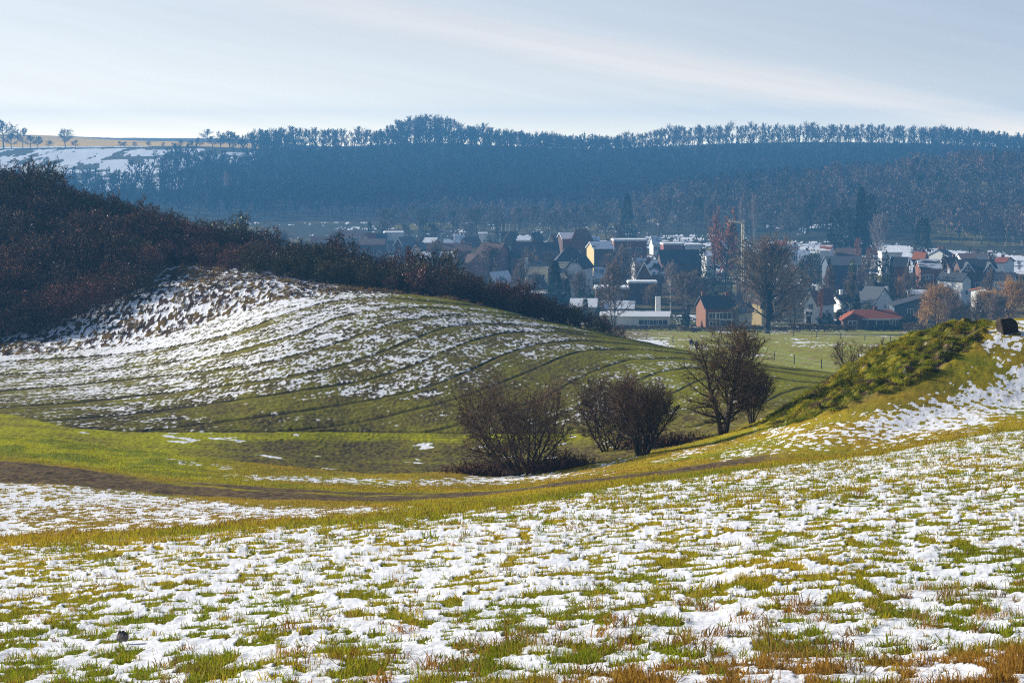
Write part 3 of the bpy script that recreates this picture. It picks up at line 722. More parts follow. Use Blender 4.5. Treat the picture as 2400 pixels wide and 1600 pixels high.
# village and roadside trees: a few grown prototypes, copied with their trunk and crown
PROTO = {}
def proto(key, L, bark, twig):
    (tv, tq, _), (cv_, cq, _) = tree_parts(L, bark, twig, 5)
    PROTO[key] = (mesh_np('trunk', tv, tq, None, MAT[bark]), mesh_np('crown', cv_, cq, None, MAT[twig]))
    for o in PROTO[key]: col.objects.unlink(o)
for k, sd in enumerate((31, 32, 33, 34)):
    proto('round%d' % k, skeleton(sd, 10, 4.3, 1.2, .22, n1=28, kids=(7, 6), ang=(28, 70), up=.08, twig=.045), 'bark', 'twig_far')
for k, sd in enumerate((41, 42, 43)):
    proto('brown%d' % k, skeleton(sd, 10, 4.2, 1.4, .2, n1=22, kids=(7, 7), stems=2 + k % 2, fan=.28, ang=(25, 66), up=.08, twig=.036), 'bark', 'twig_brown')
for k, sd in enumerate((51, 52)):
    proto('birch%d' % k, skeleton(sd, 10, 2.3, 2.0, .13, n1=26, kids=(5, 5), stems=2, fan=.10, ang=(20, 38), up=.12, twig=.025), 'bark_pale', 'twig_pale')
proto('big0', skeleton(66, 10, 4.9, 2.0, .36, n1=36, kids=(8, 7), stems=2, fan=.16, ang=(28, 78), up=.05, twig=.026, tmin=.18), 'bark', 'twig_brown')
proto('rust0', skeleton(61, 10, 2.6, .3, .2, n1=60, kids=(7, 5), ang=(40, 78), up=.10, twig=.045), 'bark', 'twig_rust')
proto('rust1', skeleton(62, 10, 4.0, 1.0, .2, n1=26, kids=(6, 6), ang=(25, 60), up=.12, twig=.035), 'bark', 'twig_rust')
proto('gold0', skeleton(63, 10, 5.0, 1.6, .28, n1=26, kids=(7, 7), stems=2, fan=.3, ang=(30, 62), up=-.02, droop=.10, twig=.032, tl=(.5, .9)), 'bark', 'twig_gold')
proto('gold1', skeleton(64, 10, 4.6, 2.0, .25, n1=24, kids=(7, 7), stems=2, fan=.25, ang=(25, 55), up=.06, droop=.03, twig=.03, tl=(.5, .8)), 'bark', 'twig_gold')
proto('poplar0', skeleton(65, 10, 1.3, .6, .18, n1=48, kids=(5, 4), ang=(18, 30), up=.15, twig=.035), 'bark', 'twig_rust')
def village_tree(key, px, D, top, w, label, group=None, name='bare_tree', rz=None):
    x = ux(px, D); z = gz1(x, D)
    H = (-float(slope(top)) * D) - z
    t, c = PROTO[key]
    cw = {'big': 9.6, 'round': 8.6, 'brown': 8.4, 'birch': 4.8, 'rust0': 5.2, 'rust1': 8.0, 'gold0': 10, 'gold1': 9.2, 'poplar': 2.8}
    base = next(v for k, v in cw.items() if key.startswith(k))
    sx = w / F * D / base
    r = empty(name, (x, D, z - .1), (px * 1.7 % 6.28) if rz is None else rz, (sx, sx, max(H, 1.0) / 10))
    for o in (t, c):
        q = o.copy(); q.parent = r; col.objects.link(q)
    return tag(r, label, 'tree', group)
LT = []
GB = 'bare trees along the foot of the wooded hill'
BELT = [(888, 522, 50), (915, 488, 74), (950, 522, 50), (983, 506, 36), (1030, 522, 60), (1062, 516, 50), (1095, 520, 45), (1117, 484, 74), (1165, 505, 56), (1205, 500, 50), (1246, 476, 50), (1285, 496, 60),
        (1330, 490, 84), (1376, 481, 80), (1422, 490, 60), (1500, 503, 60), (1545, 496, 64), (1590, 500, 60), (1632, 484, 64), (1668, 474, 60), (1712, 480, 70), (1760, 474, 76), (1805, 470, 70), (1850, 465, 80), (1890, 470, 60)]
for i, (px, top, w) in enumerate(BELT):
    lab = 'bare rounded purplish brown tree in the belt below the wooded hill'
    if px == 915: lab = 'large bare rounded tree left of the belt, behind the flat white house'
    if px == 1117: lab = 'tall bare rounded tree in the belt behind the cream gabled house'
    if px == 983: lab = 'slim pale bare tree beside two small dark conifers'
    village_tree(('round%d' % (i % 4)), px, 930 + (i * 37 % 70), top, w, lab, GB)
village_tree('round2', 1452, 840, 522, 56, 'light rounded bare tree in front of the dark tall conifer', None)
TREES = [
 ('big0', 1800, 470, 556, 205, 'huge bare tree with ivy on its trunk beside the brick house', 'large_tree'),
 ('brown0', 1440, 500, 618, 96, 'bare forked tree standing left of the white works building', 'bare_tree'),
 ('brown1', 1612, 545, 640, 110, 'bushy brown bare tree left of the brick house with dormer roof', 'bare_tree'),
 ('birch0', 1573, 560, 612, 50, 'pale stemmed birch among brown trees above the white chimney', 'birch_tree'),
 ('birch1', 2062, 790, 497, 48, 'tall pinkish birch in front of the snow covered field', 'birch_tree'),
 ('birch0', 2036, 600, 590, 46, 'pale birch with thin white stem right of the dark conifer row', 'birch_tree'),
 ('birch1', 1768, 900, 452, 22, 'white stemmed birch rising before the purple wood', 'birch_tree'),
 ('birch0', 1740, 905, 455, 18, 'thin pale birch left of the tallest white birch', 'birch_tree'),
 ('rust0', 1700, 640, 502, 66, 'reddish cone shaped bare larch beside the crane', 'larch_tree'),
 ('poplar0', 1674, 660, 497, 30, 'slim reddish poplar at the left of the larch', 'poplar_tree'),
 ('rust1', 2046, 690, 580, 44, 'orange leaved small tree above the dark barn roof', 'small_tree'),
 ('rust1', 2010, 730, 560, 30, 'pinkish bare shrub tree between red roofed houses', 'small_tree'),
 ('gold0', 2196, 468, 661, 96, 'golden weeping willow nearest the grey shed', 'willow_tree'),
 ('brown0', 2236, 462, 690, 70, 'dark bare tree in front of the golden willow', 'bare_tree'),
 ('gold1', 2372, 468, 655, 96, 'golden brown willow at the right edge of the photo', 'willow_tree'),
 ('brown2', 2290, 460, 688, 74, 'dark forked bare tree between the two golden willows', 'bare_tree'),
 ('brown1', 2342, 455, 692, 78, 'low spreading bare tree in front of the right willow', 'bare_tree'),
 ('brown2', 2255, 455, 705, 60, 'small dark bare tree above the grassy mound', 'bare_tree'),
 ('gold1', 2310, 480, 680, 70, 'light brown willow behind the dark forked bare tree', 'willow_tree'),
 ('brown1', 1152, 640, 577, 86, 'bare tree in front of the big brown roof', 'bare_tree'),
 ('brown2', 1240, 650, 582, 62, 'round bare tree before the long dark roof', 'bare_tree'),
 ('round3', 1288, 655, 588, 60, 'greyish bare tree right of the round bare tree', 'bare_tree'),
 ('brown0', 1222, 600, 616, 60, 'light brown bare tree left of the dark spruce', 'bare_tree'),
 ('brown1', 1256, 585, 640, 44, 'small brown bare tree beside the gable with white bargeboards', 'bare_tree'),
 ('brown2', 1465, 640, 575, 70, 'bare tree in front of the flat roofed brick house', 'bare_tree'),
 ('brown0', 1362, 575, 638, 54, 'bare shrub tree before the white rendered house', 'bare_tree'),
 ('brown1', 1530, 560, 668, 60, 'brown bare tree behind the white chimney', 'bare_tree'),
 ('brown2', 1860, 500, 620, 90, 'purplish bare tree at the right of the huge ivy tree', 'bare_tree'),
 ('rust1', 1925, 500, 682, 30, 'reddish bare shrub in front of the white gabled house', 'small_tree'),
 ('brown0', 1946, 560, 628, 50, 'twiggy bare tree above the white gabled house', 'bare_tree'),
 ('brown1', 1998, 585, 640, 44, 'brown bare tree beside the columnar conifer', 'bare_tree'),
 ('brown2', 2130, 570, 620, 34, 'small bare tree before the brown brick house', 'bare_tree'),
 ('gold1', 2112, 590, 650, 30, 'yellowish shrub below the brown brick house', 'small_tree'),
 ('brown0', 2322, 560, 636, 40, 'bare tree below the house with two front gables', 'bare_tree'),
 ('brown0', 1020, 640, 570, 70, 'bare greyish tree before the brown village roofs', 'bare_tree'),
 ('brown1', 1075, 620, 585, 66, 'bare brown tree under the cream gable', 'bare_tree'),
 ('birch0', 530, 1230, 402, 26, 'pale birch standing alone on the hazy wooded slope', 'birch_tree'),
]
for key, px, D, top, w, lab, nm in TREES:
    t = village_tree(key, px, D, top, w, lab, None, nm)
    if 'ivy on its trunk' in lab:
        def ivy_shape(rs, n):
            B = [(.0, 0, .8, .30, 1.0), (.05, 0, 2.2, .28, 1.0), (.2, 0, 3.5, .42, .9), (.45, 0, 4.6, .5, .8), (-.1, 0, 4.4, .25, .7), (1.3, 0, 2.7, .55, .22), (1.9, .1, 2.95, .3, .15)]
            k = rs.choice(len(B), n, p=np.array([.17, .17, .2, .19, .08, .13, .06])); b = np.array(B)[k]
            v = rs.normal(size=(n, 3)); v /= np.linalg.norm(v, axis=1, keepdims=True)
            return b[:, :3] + v * (rs.rand(n, 1) ** .4) * np.stack([b[:, 3], b[:, 3], b[:, 4]], 1), v
        V, Q = leaf_cloud(np.random.RandomState(4), 2600, ivy_shape, .17)
        iv = mesh_np('ivy', V, Q, None, MAT['ivy'], t)
rsv = np.random.RandomState(77)
GV = 'small bare trees in the village gardens'
for i in range(64):
    px = rsv.uniform(960, 2400); D = rsv.uniform(545, 800)
    if 1370 < px < 1620 and D < 600: continue
    h = rsv.uniform(3.5, 7.5); b = 330 + 40 * F / D
    if b > 735 - (px < 1250) * 90: continue
    village_tree('brown%d' % (i % 3) if i % 3 else 'round%d' % (i % 4), px, D, b - h * F / D, h * .75 * F / D, 'small bare garden tree between the village houses', GV)
for i in range(46):
    px = rsv.uniform(600, 1010); D = rsv.uniform(640, 930)
    h = rsv.uniform(4, 7.5); b = 330 + 40 * F / D
    village_tree('brown%d' % (i % 3) if i % 2 else 'round%d' % (i % 4), px, D, b - h * F / D, h * .9 * F / D, 'small bare tree in the hazy gardens at the left end of the village', 'small bare trees in the hazy left gardens')
# evergreens
CON = [
 (867, 860, 520, 20, 'cone', 'small dark conifer beside the tiny cream gable', 'conifer_tree', 'needles', 700),
 (996, 880, 512, 15, 'column', 'slim dark conifer left of a pair by the pale bare tree', 'conifer_tree', 'needles', 500),
 (1012, 880, 515, 22, 'egg', 'rounded dark evergreen right of the slim conifer', 'evergreen_tree', 'needles', 600),
 (1470, 960, 455, 52, 'cone', 'tall dark conifer standing above the village belt of trees', 'conifer_tree', 'needles', 1500),
 (1302, 560, 612, 56, 'cone', 'dark green spruce in front of the white rendered house', 'spruce_tree', 'needles', 2200),
 (1330, 560, 655, 30, 'cone', 'small spruce at the right foot of the dark spruce', 'spruce_tree', 'needles', 900),
 (1372, 530, 700, 13, 'column', 'slim dark conifer before the long snowy shed roof', 'conifer_tree', 'needles', 500),
 (1409, 525, 690, 22, 'cone', 'dark conifer at the left end of the white works building', 'conifer_tree', 'needles', 800),
 (1372, 560, 676, 40, 'egg', 'dark evergreen bush behind the snowy shed roof', 'evergreen_bush', 'needles', 900),
 (1650, 585, 628, 62, 'egg', 'broad dark yew behind the orange lit gable', 'yew_tree', 'needles', 1800),
 (1648, 640, 574, 18, 'column', 'dark narrow conifer beside the long dark barn roof', 'conifer_tree', 'needles', 500),
 (1700, 560, 645, 40, 'egg', 'dark evergreen behind the big ivy tree', 'evergreen_tree', 'needles', 1000),
 (1970, 830, 482, 62, 'egg', 'broad dark conifer at the left of the tall conifer group', 'conifer_tree', 'needles', 1800),
 (2018, 830, 440, 44, 'cone', 'tallest dark conifer of the group before the wood', 'conifer_tree', 'needles', 1800),
 (2042, 835, 456, 34, 'column', 'narrow dark conifer at the right of the tall group', 'conifer_tree', 'needles', 1200),
 (2163, 790, 513, 54, 'column', 'broad dark cedar standing on the snow covered field', 'cedar_tree', 'needles', 2200),
 (1900, 640, 590, 52, 'egg', 'dark green evergreen left of the dark barn', 'evergreen_tree', 'needles', 1200),
 (1945, 640, 606, 26, 'cone', 'small dark spruce before the dark barn', 'spruce_tree', 'needles', 800),
 (1998, 600, 610, 24, 'column', 'columnar conifer with yellowish top before the dark barn', 'conifer_tree', 'needles_yellow', 900),
 (2001, 597, 632, 22, 'column', 'dark columnar conifer just before the yellowish one', 'conifer_tree', 'needles', 900),
 (2070, 600, 598, 46, 'egg', 'green evergreen tree right of the pale birch', 'evergreen_tree', 'needles', 1300),
 (2085, 580, 640, 40, 'egg', 'dark evergreen shrub under the green evergreen tree', 'evergreen_bush', 'needles', 900),
 (2214, 612, 594, 15, 'column', 'slim dark cypress beside the house with two front gables', 'cypress_tree', 'needles', 700),
 (2155, 590, 640, 30, 'egg', 'dark evergreen bush before the brick house with snowy roof', 'evergreen_bush', 'needles', 800),
 (1995, 540, 690, 42, 'egg', 'dark laurel beside the steep grey roof', 'evergreen_bush', 'needles', 900),
 (2012, 535, 690, 22, 'cone', 'small dark conifer touching the steep grey roof', 'conifer_tree', 'needles', 700),
 (2035, 520, 712, 22, 'egg', 'yellowish green bush below the steep grey roof', 'evergreen_bush', 'needles_yellow', 600),
 (1970, 505, 725, 16, 'column', 'dark clipped conifer at the left of the red bungalow', 'conifer_tree', 'needles', 600),
 (1608, 510, 740, 16, 'egg', 'small dark round bush left of the orange lit gable', 'evergreen_bush', 'needles', 400),
 (1938, 505, 735, 34, 'egg', 'dark hedge bush under the white gabled house', 'evergreen_bush', 'needles', 700),
 (2130, 500, 740, 36, 'egg', 'dark evergreen right of the red bungalow', 'evergreen_bush', 'needles', 800),
 (1180, 870, 523, 14, 'cone', 'tiny dark conifer before the scaffolding frame', 'conifer_tree', 'needles', 300),
 (1163, 840, 540, 10, 'column', 'tiny dark cypress among cream roofs', 'cypress_tree', 'needles', 300),
 (1142, 840, 545, 14, 'egg', 'tiny dark evergreen left of the tiny cypress', 'evergreen_bush', 'needles', 300),
]
for i, (px, D, top, w, kd, lab, nm, mt_, n) in enumerate(CON):
    x = ux(px, D); z = gz1(x, D); H = -float(slope(top)) * D - z
    t = evergreen(nm, H, w / 2 / F * D, (x, D, z), 100 + i, kd, mt_, n, leaf=max(.45, .05 * H))
    tag(t, lab, 'tree' if 'tree' in nm else 'bush')

# clipped and wild hedges in front of the village
def hedge(label, px0, px1, D, h, mt_, seed, n=900, top_py=None):
    rs = np.random.RandomState(seed); x0, x1 = ux(px0, D), ux(px1, D)
    x = rs.uniform(x0, x1, n); y = D + rs.normal(size=n) * .5
    hh = h * (.75 + .5 * fbm(x / 3.0, x * 0 + seed, 2))
    z = gz(x, y) + hh * rs.rand(n) ** .6
    S = np.stack([x, y, z, x + rs.normal(size=n) * .25, y + rs.normal(size=n) * .2, z + .30 * rs.rand(n) + .05, np.full(n, .07), np.full(n, .03)], 1)
    V, Q = strips(S, rs)
    return tag(mesh_np('hedge', V, Q, None, MAT[mt_]), label, 'hedge')
hedge('dark clipped hedge in front of the red bungalow', 2030, 2132, 486, 1.0, 'needles', 1, 1800)
hedge('brown leafless hedge along the lane below the white gabled house', 1850, 2010, 480, 1.3, 'twig_dark', 2, 2200)
hedge('brown leafless hedge running right from the bungalow to the mound', 2120, 2330, 470, 1.7, 'twig_dark', 3, 2600)
hedge('dry low hedge between meadow and brick house', 1590, 1850, 478, 1.0, 'twig_dark', 4, 2600)
hedge('low hedge in front of the white works building', 1440, 1590, 488, .9, 'twig_dark', 5, 1400)

# trees along the skyline ridge
RP = []
for k, sd in enumerate((71, 72, 73, 74, 75)):
    L = skeleton(sd, 17, 5.2, 1.0, .34, n1=26, kids=(6, 5), ang=(26, 70), up=.09, twig=.085, tmin=.28)
    V0, Q0 = tubes(L[0], 4); V1, Q1 = tubes(L[1], 3); V2, Q2 = strips(L[2] + L[3], np.random.RandomState(sd))
    o = mesh_np('ridge_tree', np.concatenate([V0, V1, V2]), np.concatenate([Q0, Q1 + len(V0), Q2 + len(V0) + len(V1)]), None, MAT['twig_far'])
    col.objects.unlink(o); RP.append(o)
RL = []
for sd in (76, 77, 78):
    L = skeleton(sd, 17, 8.0, .6, .42, n1=30, kids=(7, 6), ang=(30, 76), up=.07, twig=.085, tmin=.22)
    V0, Q0 = tubes(L[0], 5); V1, Q1 = tubes(L[1], 3); V2, Q2 = strips(L[2] + L[3], np.random.RandomState(sd))
    o = mesh_np('lone_tree', np.concatenate([V0, V1, V2]), np.concatenate([Q0, Q1 + len(V0), Q2 + len(V0) + len(V1)]), None, MAT['twig_far'])
    col.objects.unlink(o); RL.append(o)
def ridge_tree(px, Y, h, label, group, w=None, name='ridge_tree'):
    o = (RP[int(px * 7) % 5] if name == 'ridge_tree' else RL[int(px) % 3]).copy(); o.name = name; col.objects.link(o)
    x = ux(px, Y); o.location = (x, Y, gz1(x, Y) - .3); s = h / 17.0
    o.scale = ((w or s) * 1.0, (w or s) * 1.0, s); o.rotation_euler = (0, 0, px * 2.3)
    return tag(o, label, 'tree', group)
rsr = np.random.RandomState(5)
GR = 'bare trees along the skyline ridge'
px = 560
TOPS = curve((560, 318), (640, 300), (740, 300), (840, 302), (900, 305), (930, 285), (1000, 272), (1050, 272), (1090, 292), (1150, 300), (1250, 308), (1330, 316), (1410, 326), (1450, 316), (1520, 305), (1600, 297), (1750, 293), (1900, 293), (2050, 293), (2150, 297), (2250, 300), (2350, 312), (2450, 320))
while px < 2450:
    Y = 1690 + rsr.choice([-30, -8, 12, 40]) + rsr.uniform(-8, 8)
    x = ux(px, Y); h = -float(slope(float(TOPS(np.array([px]))[0]) + rsr.normal() * 3)) * Y - gz1(x, Y)
    ridge_tree(px, Y, max(h, 6), 'bare tree in the skyline row on top of the wooded ridge', GR, w=max(h, 8) / 17 * rsr.uniform(.8, 1.15))
    px += rsr.choice([4.5, 6, 7, 9, 12]) * rsr.uniform(.8, 1.2)
ridge_tree(489, 2000, 11.5, 'lone round bare tree on the skyline of the golden field', None, .95, 'lone_tree')
ridge_tree(157, 1690, 13, 'bare round tree at the snowy edge of the golden field', None, 1.0, 'lone_tree')
ridge_tree(12, 1690, 19.5, 'tall bare tree at the far left skyline', None, 1.5, 'lone_tree')
ridge_tree(57, 1690, 14, 'bare tree right of the tall far left skyline tree', None, .8, 'lone_tree')
for px_, h_ in ((92, 8), (118, 5.5), (180, 5.5), (285, 4.5), (296, 4), (320, 4), (352, 4.5), (386, 3.5), (408, 3.5), (424, 5.5), (448, 5), (470, 7), (30, 10), (75, 9), (500, 8), (520, 9), (540, 12), (556, 10)):
    ridge_tree(px_, 1684, h_, 'low bare bush in the hedge line below the golden field', 'bushes in the hedge line below the golden field', h_ / 12, 'hedge_bush')
# dark juniper bushes on the snowy slope
rsj = np.random.RandomState(8); jm = leaf_cloud(rsj, 160, egg_shape(3.0, 1.3, .1), .8)
jb = mesh_np('juniper_bush', *jm, None, MAT['needles']); col.objects.unlink(jb)
for px_, py_ in ((209, 368), (216, 384), (236, 362), (239, 373), (252, 374), (275, 361), (277, 379), (290, 369), (289, 380), (303, 375), (260, 391), (310, 358), (182, 372), (330, 366), (225, 372)):
    Y = 1430.0
    for _ in range(30):
        Y = np.clip(Y, 1300, 1680); zz = gz1(ux(px_, Y), Y); s = float(slope(py_)); Y += (s * Y + zz) / -.03 * -.25 if abs(s * Y + zz) > .05 else 0
    Y = float(np.clip(Y, 1300, 1670))
    o = jb.copy(); col.objects.link(o); o.location = (ux(px_, Y), Y, gz1(ux(px_, Y), Y)); o.scale = (rsj.uniform(.7, 1.2),) * 3; o.rotation_euler = (0, 0, px_)
    tag(o, 'dark juniper bush dotted on the far snowy slope', 'bush', 'juniper bushes on the far snowy slope')

# the wood on the far hill and on the spur: one mass
def merge(protos, xs, ys, zs, sc, scz, rz, pick, tints):
    Vs, Qs, Cs, n = [], [], [], 0
    for k, (V, Q, C) in enumerate(protos):
        sel = np.where(pick == k)[0]
        if not len(sel): continue
        c, s = np.cos(rz[sel])[:, None], np.sin(rz[sel])[:, None]
        X = (V[None, :, 0] * c - V[None, :, 1] * s) * sc[sel][:, None] + xs[sel][:, None]
        Y = (V[None, :, 0] * s + V[None, :, 1] * c) * sc[sel][:, None] + ys[sel][:, None]
        Z = V[None, :, 2] * scz[sel][:, None] + zs[sel][:, None]
        Vs.append(np.stack([X, Y, Z], -1).reshape(-1, 3))
        off = n + np.arange(len(sel))[:, None, None] * len(V)
        Qs.append((Q[None] + off).reshape(-1, 4)); n += len(sel) * len(V)
        t = tints[sel][:, None, :] * C[None]
        Cs.append(np.concatenate([t, np.ones(t.shape[:2] + (1,))], -1).reshape(-1, 4))
    return np.concatenate(Vs), np.concatenate(Qs), np.concatenate(Cs)
FP = []
for sd in (81, 82, 83, 84):
    L = skeleton(sd, 15, 4.4, 4.0, .3, n1=10, kids=(4, 4), ang=(25, 60), up=.14, twig=.13, tmin=.3)
    rs_ = np.random.RandomState(sd)
    V1, Q1 = strips(L[0][1:] + L[1], rs_); V2, Q2 = strips(L[2] + L[3], rs_)
    C = np.concatenate([np.full((len(V1), 3), .8), np.full((len(V2), 3), 1.0)])
    FP.append((np.concatenate([V1, V2]), np.concatenate([Q1, Q2 + len(V1)]), C))
def wood():
    rs = np.random.RandomState(21); P = []
    Y = 1165.0
    while Y < 1685:
        u = -60.0 + rs.rand() * 12
        while u < 2480:
            P.append((u, Y + rs.uniform(-5, 5))); u += 7.4 / Y * F * rs.uniform(.75, 1.25)
        Y += 11.5
    P = np.array(P); U, Yv = P[:, 0], P[:, 1]
    px, py = proj(ux(U, Yv), Yv, gz(ux(U, Yv), Yv))
    keep = (rs.rand(len(U)) < np.where(Yv > 1480, smooth(540, 640, px) + .08, 1.0)) & (rs.rand(len(U)) < np.clip(smooth(340, 560, px + .55 * (py - 400)) + smooth(440, 470, py) * .9 + .16 * smooth(250, 420, px), 0, 1))
    U, Yv = U[keep], Yv[keep]
    S = []
    Y = 1000.0
    while Y < 1165:
        u = 850.0
        while u < 1480:
            if rs.rand() < smooth(850, 960, u) * .8: S.append((u, Y + rs.uniform(-5, 5)))
            u += 8.5 / Y * F * rs.uniform(.7, 1.3)
        Y += 16
    Y = 850.0
    while Y < 1165:
        u = 1440.0
        while u < 2480:
            if Y > 950 + 60 * float(smooth(2000, 1700, u)) - .25 * max(u - 2050, 0) and rs.rand() < smooth(1440, 1620, u): S.append((u, Y + rs.uniform(-10, 10)))
            u += 7.0 / Y * F * rs.uniform(.75, 1.25)
        Y += 10.5
    S = np.array(S)
    U = np.concatenate([U, S[:, 0]]); Yv = np.concatenate([Yv, S[:, 1]]); n = len(U)
    X = ux(U, Yv)
    big = fbm(X / 60, Yv / 90, 3)
    tint = np.where((Yv < 1165)[:, None], np.array([[.19, .15, .122]]), np.array([[.058, .046, .042]])) * (.55 + .9 * rs.rand(n, 1)) * (.6 + .8 * big[:, None])
    tint = tint * np.where((fbm(X / 25 + 8, Yv / 40, 2) > .6)[:, None], np.array([[1.16, 1.02, .97]]), 1.0)
    green = rs.rand(n) < .05
    tint[green] = np.array([.03, .045, .03])
    h = rs.uniform(.78, 1.18, n) * np.where(Yv < 1165, 1.0, 1 - (.15 + .26 * smooth(1420, 1520, U) * smooth(2220, 2120, U) + .3 * smooth(660, 700, U) * smooth(900, 860, U)) * smooth(1480, 1600, Yv)) * np.where((U < 1480) & (Yv < 1165), .72, 1.0)
    V, Q, C = merge(FP, X, Yv, gz(X, Yv) - .4, h * rs.uniform(.9, 1.3, n), h, rs.rand(n) * 6.28, rs.randint(0, 4, n), tint)
    print('wood', n, len(Q))
    tag(mesh_np('woodland', V, Q, None, MAT['twigs'], None, False, {'tint': C}), kind='stuff')
wood()

# the bramble and thorn thicket on the left bank: one mass
TP = []
for k, sd in enumerate((91, 92, 93, 94, 95, 96, 97)):
    L = skeleton(sd, 3.6, 1.7, .1, .035, n1=8, kids=(6, 5), stems=7, fan=.55, ang=(25, 62), up=.04, droop=.03, twig=.013, tmin=.15)
    rs_ = np.random.RandomState(sd)
    S = np.array(L[0] + L[1] + L[2] + L[3]); V1, Q1 = strips(S, rs_)
    tips = np.array(L[3])[rs_.rand(len(L[3])) < .26][:, 3:6]
    a, b = rs_.normal(size=tips.shape) * .06, rs_.normal(size=tips.shape) * .06
    V2 = np.stack([tips, tips + a, tips + a + b, tips + b], 1).reshape(-1, 3)
    C1 = np.full((len(V1), 3), 1.0) * (.35 + 1.5 * np.repeat(rs_.rand(len(S)) ** 2, 4)[:, None])
    C2 = np.repeat(np.where(rs_.rand(len(tips), 1) < (.0, .0, .01, .0, .01, .16, .05)[k], np.array([[6.0, 7.0, 8.0]]), np.array([[1.3, .95, .8]])), 4, 0)
    TP.append((np.concatenate([V1, V2]), np.concatenate([Q1, np.arange(len(V2)).reshape(-1, 4) + len(V1)]), np.concatenate([C1, C2])))
SCR0 = curve((-500, 206), (0, 200), (100, 201), (220, 201), (300, 202), (350, 204), (375, 210), (395, 221), (520, 214), (640, 210), (760, 207), (880, 205), (960, 205), (1050, 202), (1150, 201), (1250, 203), (1350, 205), (1450, 208))
def thicket():
    rs = np.random.RandomState(33); P = []
    Y = 199.0
    while Y < 272:
        u = -330.0
        while u < 1460:
            y = Y + rs.uniform(-1, 1); g = float(SCR0(np.array([u]))[0]); tp = float(np.interp(u, [-500, 0, 300, 450, 600, 750, 900, 1050, 1200, 1300, 1460], [272, 268, 262, 252, 240, 230, 226, 222, 216, 214, 214]))
            if g < y < tp: P.append((u, y, (y - g)))
            u += 1.75 / Y * F * rs.uniform(.7, 1.3)
        Y += 2.1
    P = np.array(P); U, Yv = P[:, 0], P[:, 1]; n = len(U); X = ux(U, Yv)
    big = fbm(X / 8, Yv / 8, 3)
    h = np.interp(U, [-300, 100, 300, 420, 560, 700, 1000, 1200, 1320, 1400, 1460], [1.05, 1.0, .95, .80, .64, .68, .82, .80, .74, .58, .4]) * (.55 + .85 * big) * rs.uniform(.75, 1.2, n) * np.where(rs.rand(n) < .07, 1.4, 1.0)
    h = h * (.75 + .25 * smooth(0, 5, P[:, 2]))
    tint = lerp(np.broadcast_to(np.array([.120, .086, .070]), (n, 3)), np.array([.165, .095, .075]), smooth(.4, .62, fbm(X / 5 + 3, Yv / 5, 2)))
    tint = lerp(tint, np.array([.105, .095, .05]), smooth(.56, .66, fbm(X / 6 + 40, Yv / 6, 2)))
    tint = tint * (.75 + .5 * rs.rand(n, 1))
    V, Q, C = merge(TP, X, Yv, gz(X, Yv) - .1, h * rs.uniform(.9, 1.2, n), h, rs.rand(n) * 6.28, np.where(fbm(X / 4 + 60, Yv / 4, 2) + .14 * (rs.rand(n) - .5) > .60, 5 + rs.randint(0, 2, n), rs.randint(0, 5, n)), tint)
    print('thicket', n, len(Q))
    tag(mesh_np('thicket', V, Q, None, MAT['twigs'], None, False, {'tint': C}), kind='stuff')
thicket()
def sapling(label, name, px, Y, H, rx, seed, **k):
    kw = dict(r0=.06, n1=14, kids=(4, 3), ang=(30, 60), up=.1, twig=.013, tmin=.3, wob=.12); kw.update(k)
    return tag(plant_tree(name, skeleton(seed, H, rx, H * .3, **kw), 'bark_near', 'twig_dark', standing(px, Y)), label, 'tree')
sapling('gnarled dead tree sticking out of the thicket top', 'dead_tree', 112, 258, 6.2, 1.9, 201, n1=8, kids=(3, 2), r0=.16, stems=2, fan=.25)
sapling('thin dark sapling left of the gnarled dead tree on the thicket', 'sapling', 64, 258, 6.0, .7, 202, kids=(3, 3), ang=(30, 45))
sapling('small leafy sapling on the thicket right of the dead tree', 'sapling', 272, 252, 4.8, .8, 203, kids=(4, 3))
sapling('thin upright sapling on the thicket slope', 'sapling', 325, 246, 5.2, .5, 204, ang=(20, 35))
sapling('thinnest sapling of the thicket, right of the upright one', 'sapling', 345, 244, 4.6, .4, 205, ang=(20, 35))

# ------------------------------------------------------------------ village houses
SNOWC = (0.86, 0.87, 0.90)
mat('wall_white', (.72, .72, .70), var=.08, scale=1.5)
mat('wall_cream', (.66, .58, .42), var=.1, scale=1.5)
mat('wall_yellow', (.66, .52, .26), var=.1, scale=1.5)
mat('wall_brick', (.19, .085, .055), var=.3, scale=4, c2=(.26, .13, .09), thr=.58)
mat('wall_brown', (.115, .075, .058), var=.3, scale=4)
mat('wall_brick_lit', (.24, .115, .068), var=.25, scale=3)  # brick brightened to the tone of a wall in direct sun
mat('wall_grey', (.26, .27, .28), var=.15, scale=2)
mat('wall_blue', (.10, .13, .17), var=.1, scale=2)
mat('wall_rose', (.27, .10, .085), var=.2, scale=3)
mat('roof_dark', (.045, .050, .060), var=.3, scale=2, rough=.7)
mat('roof_slate', (.13, .14, .16), var=.25, scale=2, rough=.7)
mat('roof_brown', (.15, .095, .08), var=.3, scale=2)
mat('roof_red', (.30, .085, .045), var=.25, scale=2)
mat('roof_orange', (.48, .15, .055), var=.2, scale=2)
mat('roof_snow', SNOWC, var=.05, scale=1, rough=.6)
mat('roof_patchy', (.06, .064, .075), var=.25, scale=1.1, c2=SNOWC, thr=.52, stretch=(.5, 1, 2))
mat('roof_frosted', (.16, .17, .19), var=.2, scale=1.3, c2=(.76, .79, .85), thr=.42, stretch=(.5, 1, 1))
mat('roof_redsnow', (.30, .085, .045), var=.25, scale=.8, c2=SNOWC, thr=.55, stretch=(.4, 1, 1))
mat('trim_white', (.76, .76, .75), var=.05)
mat('glass_dark', (.030, .036, .045), rough=.15, var=.2, spec=.5)
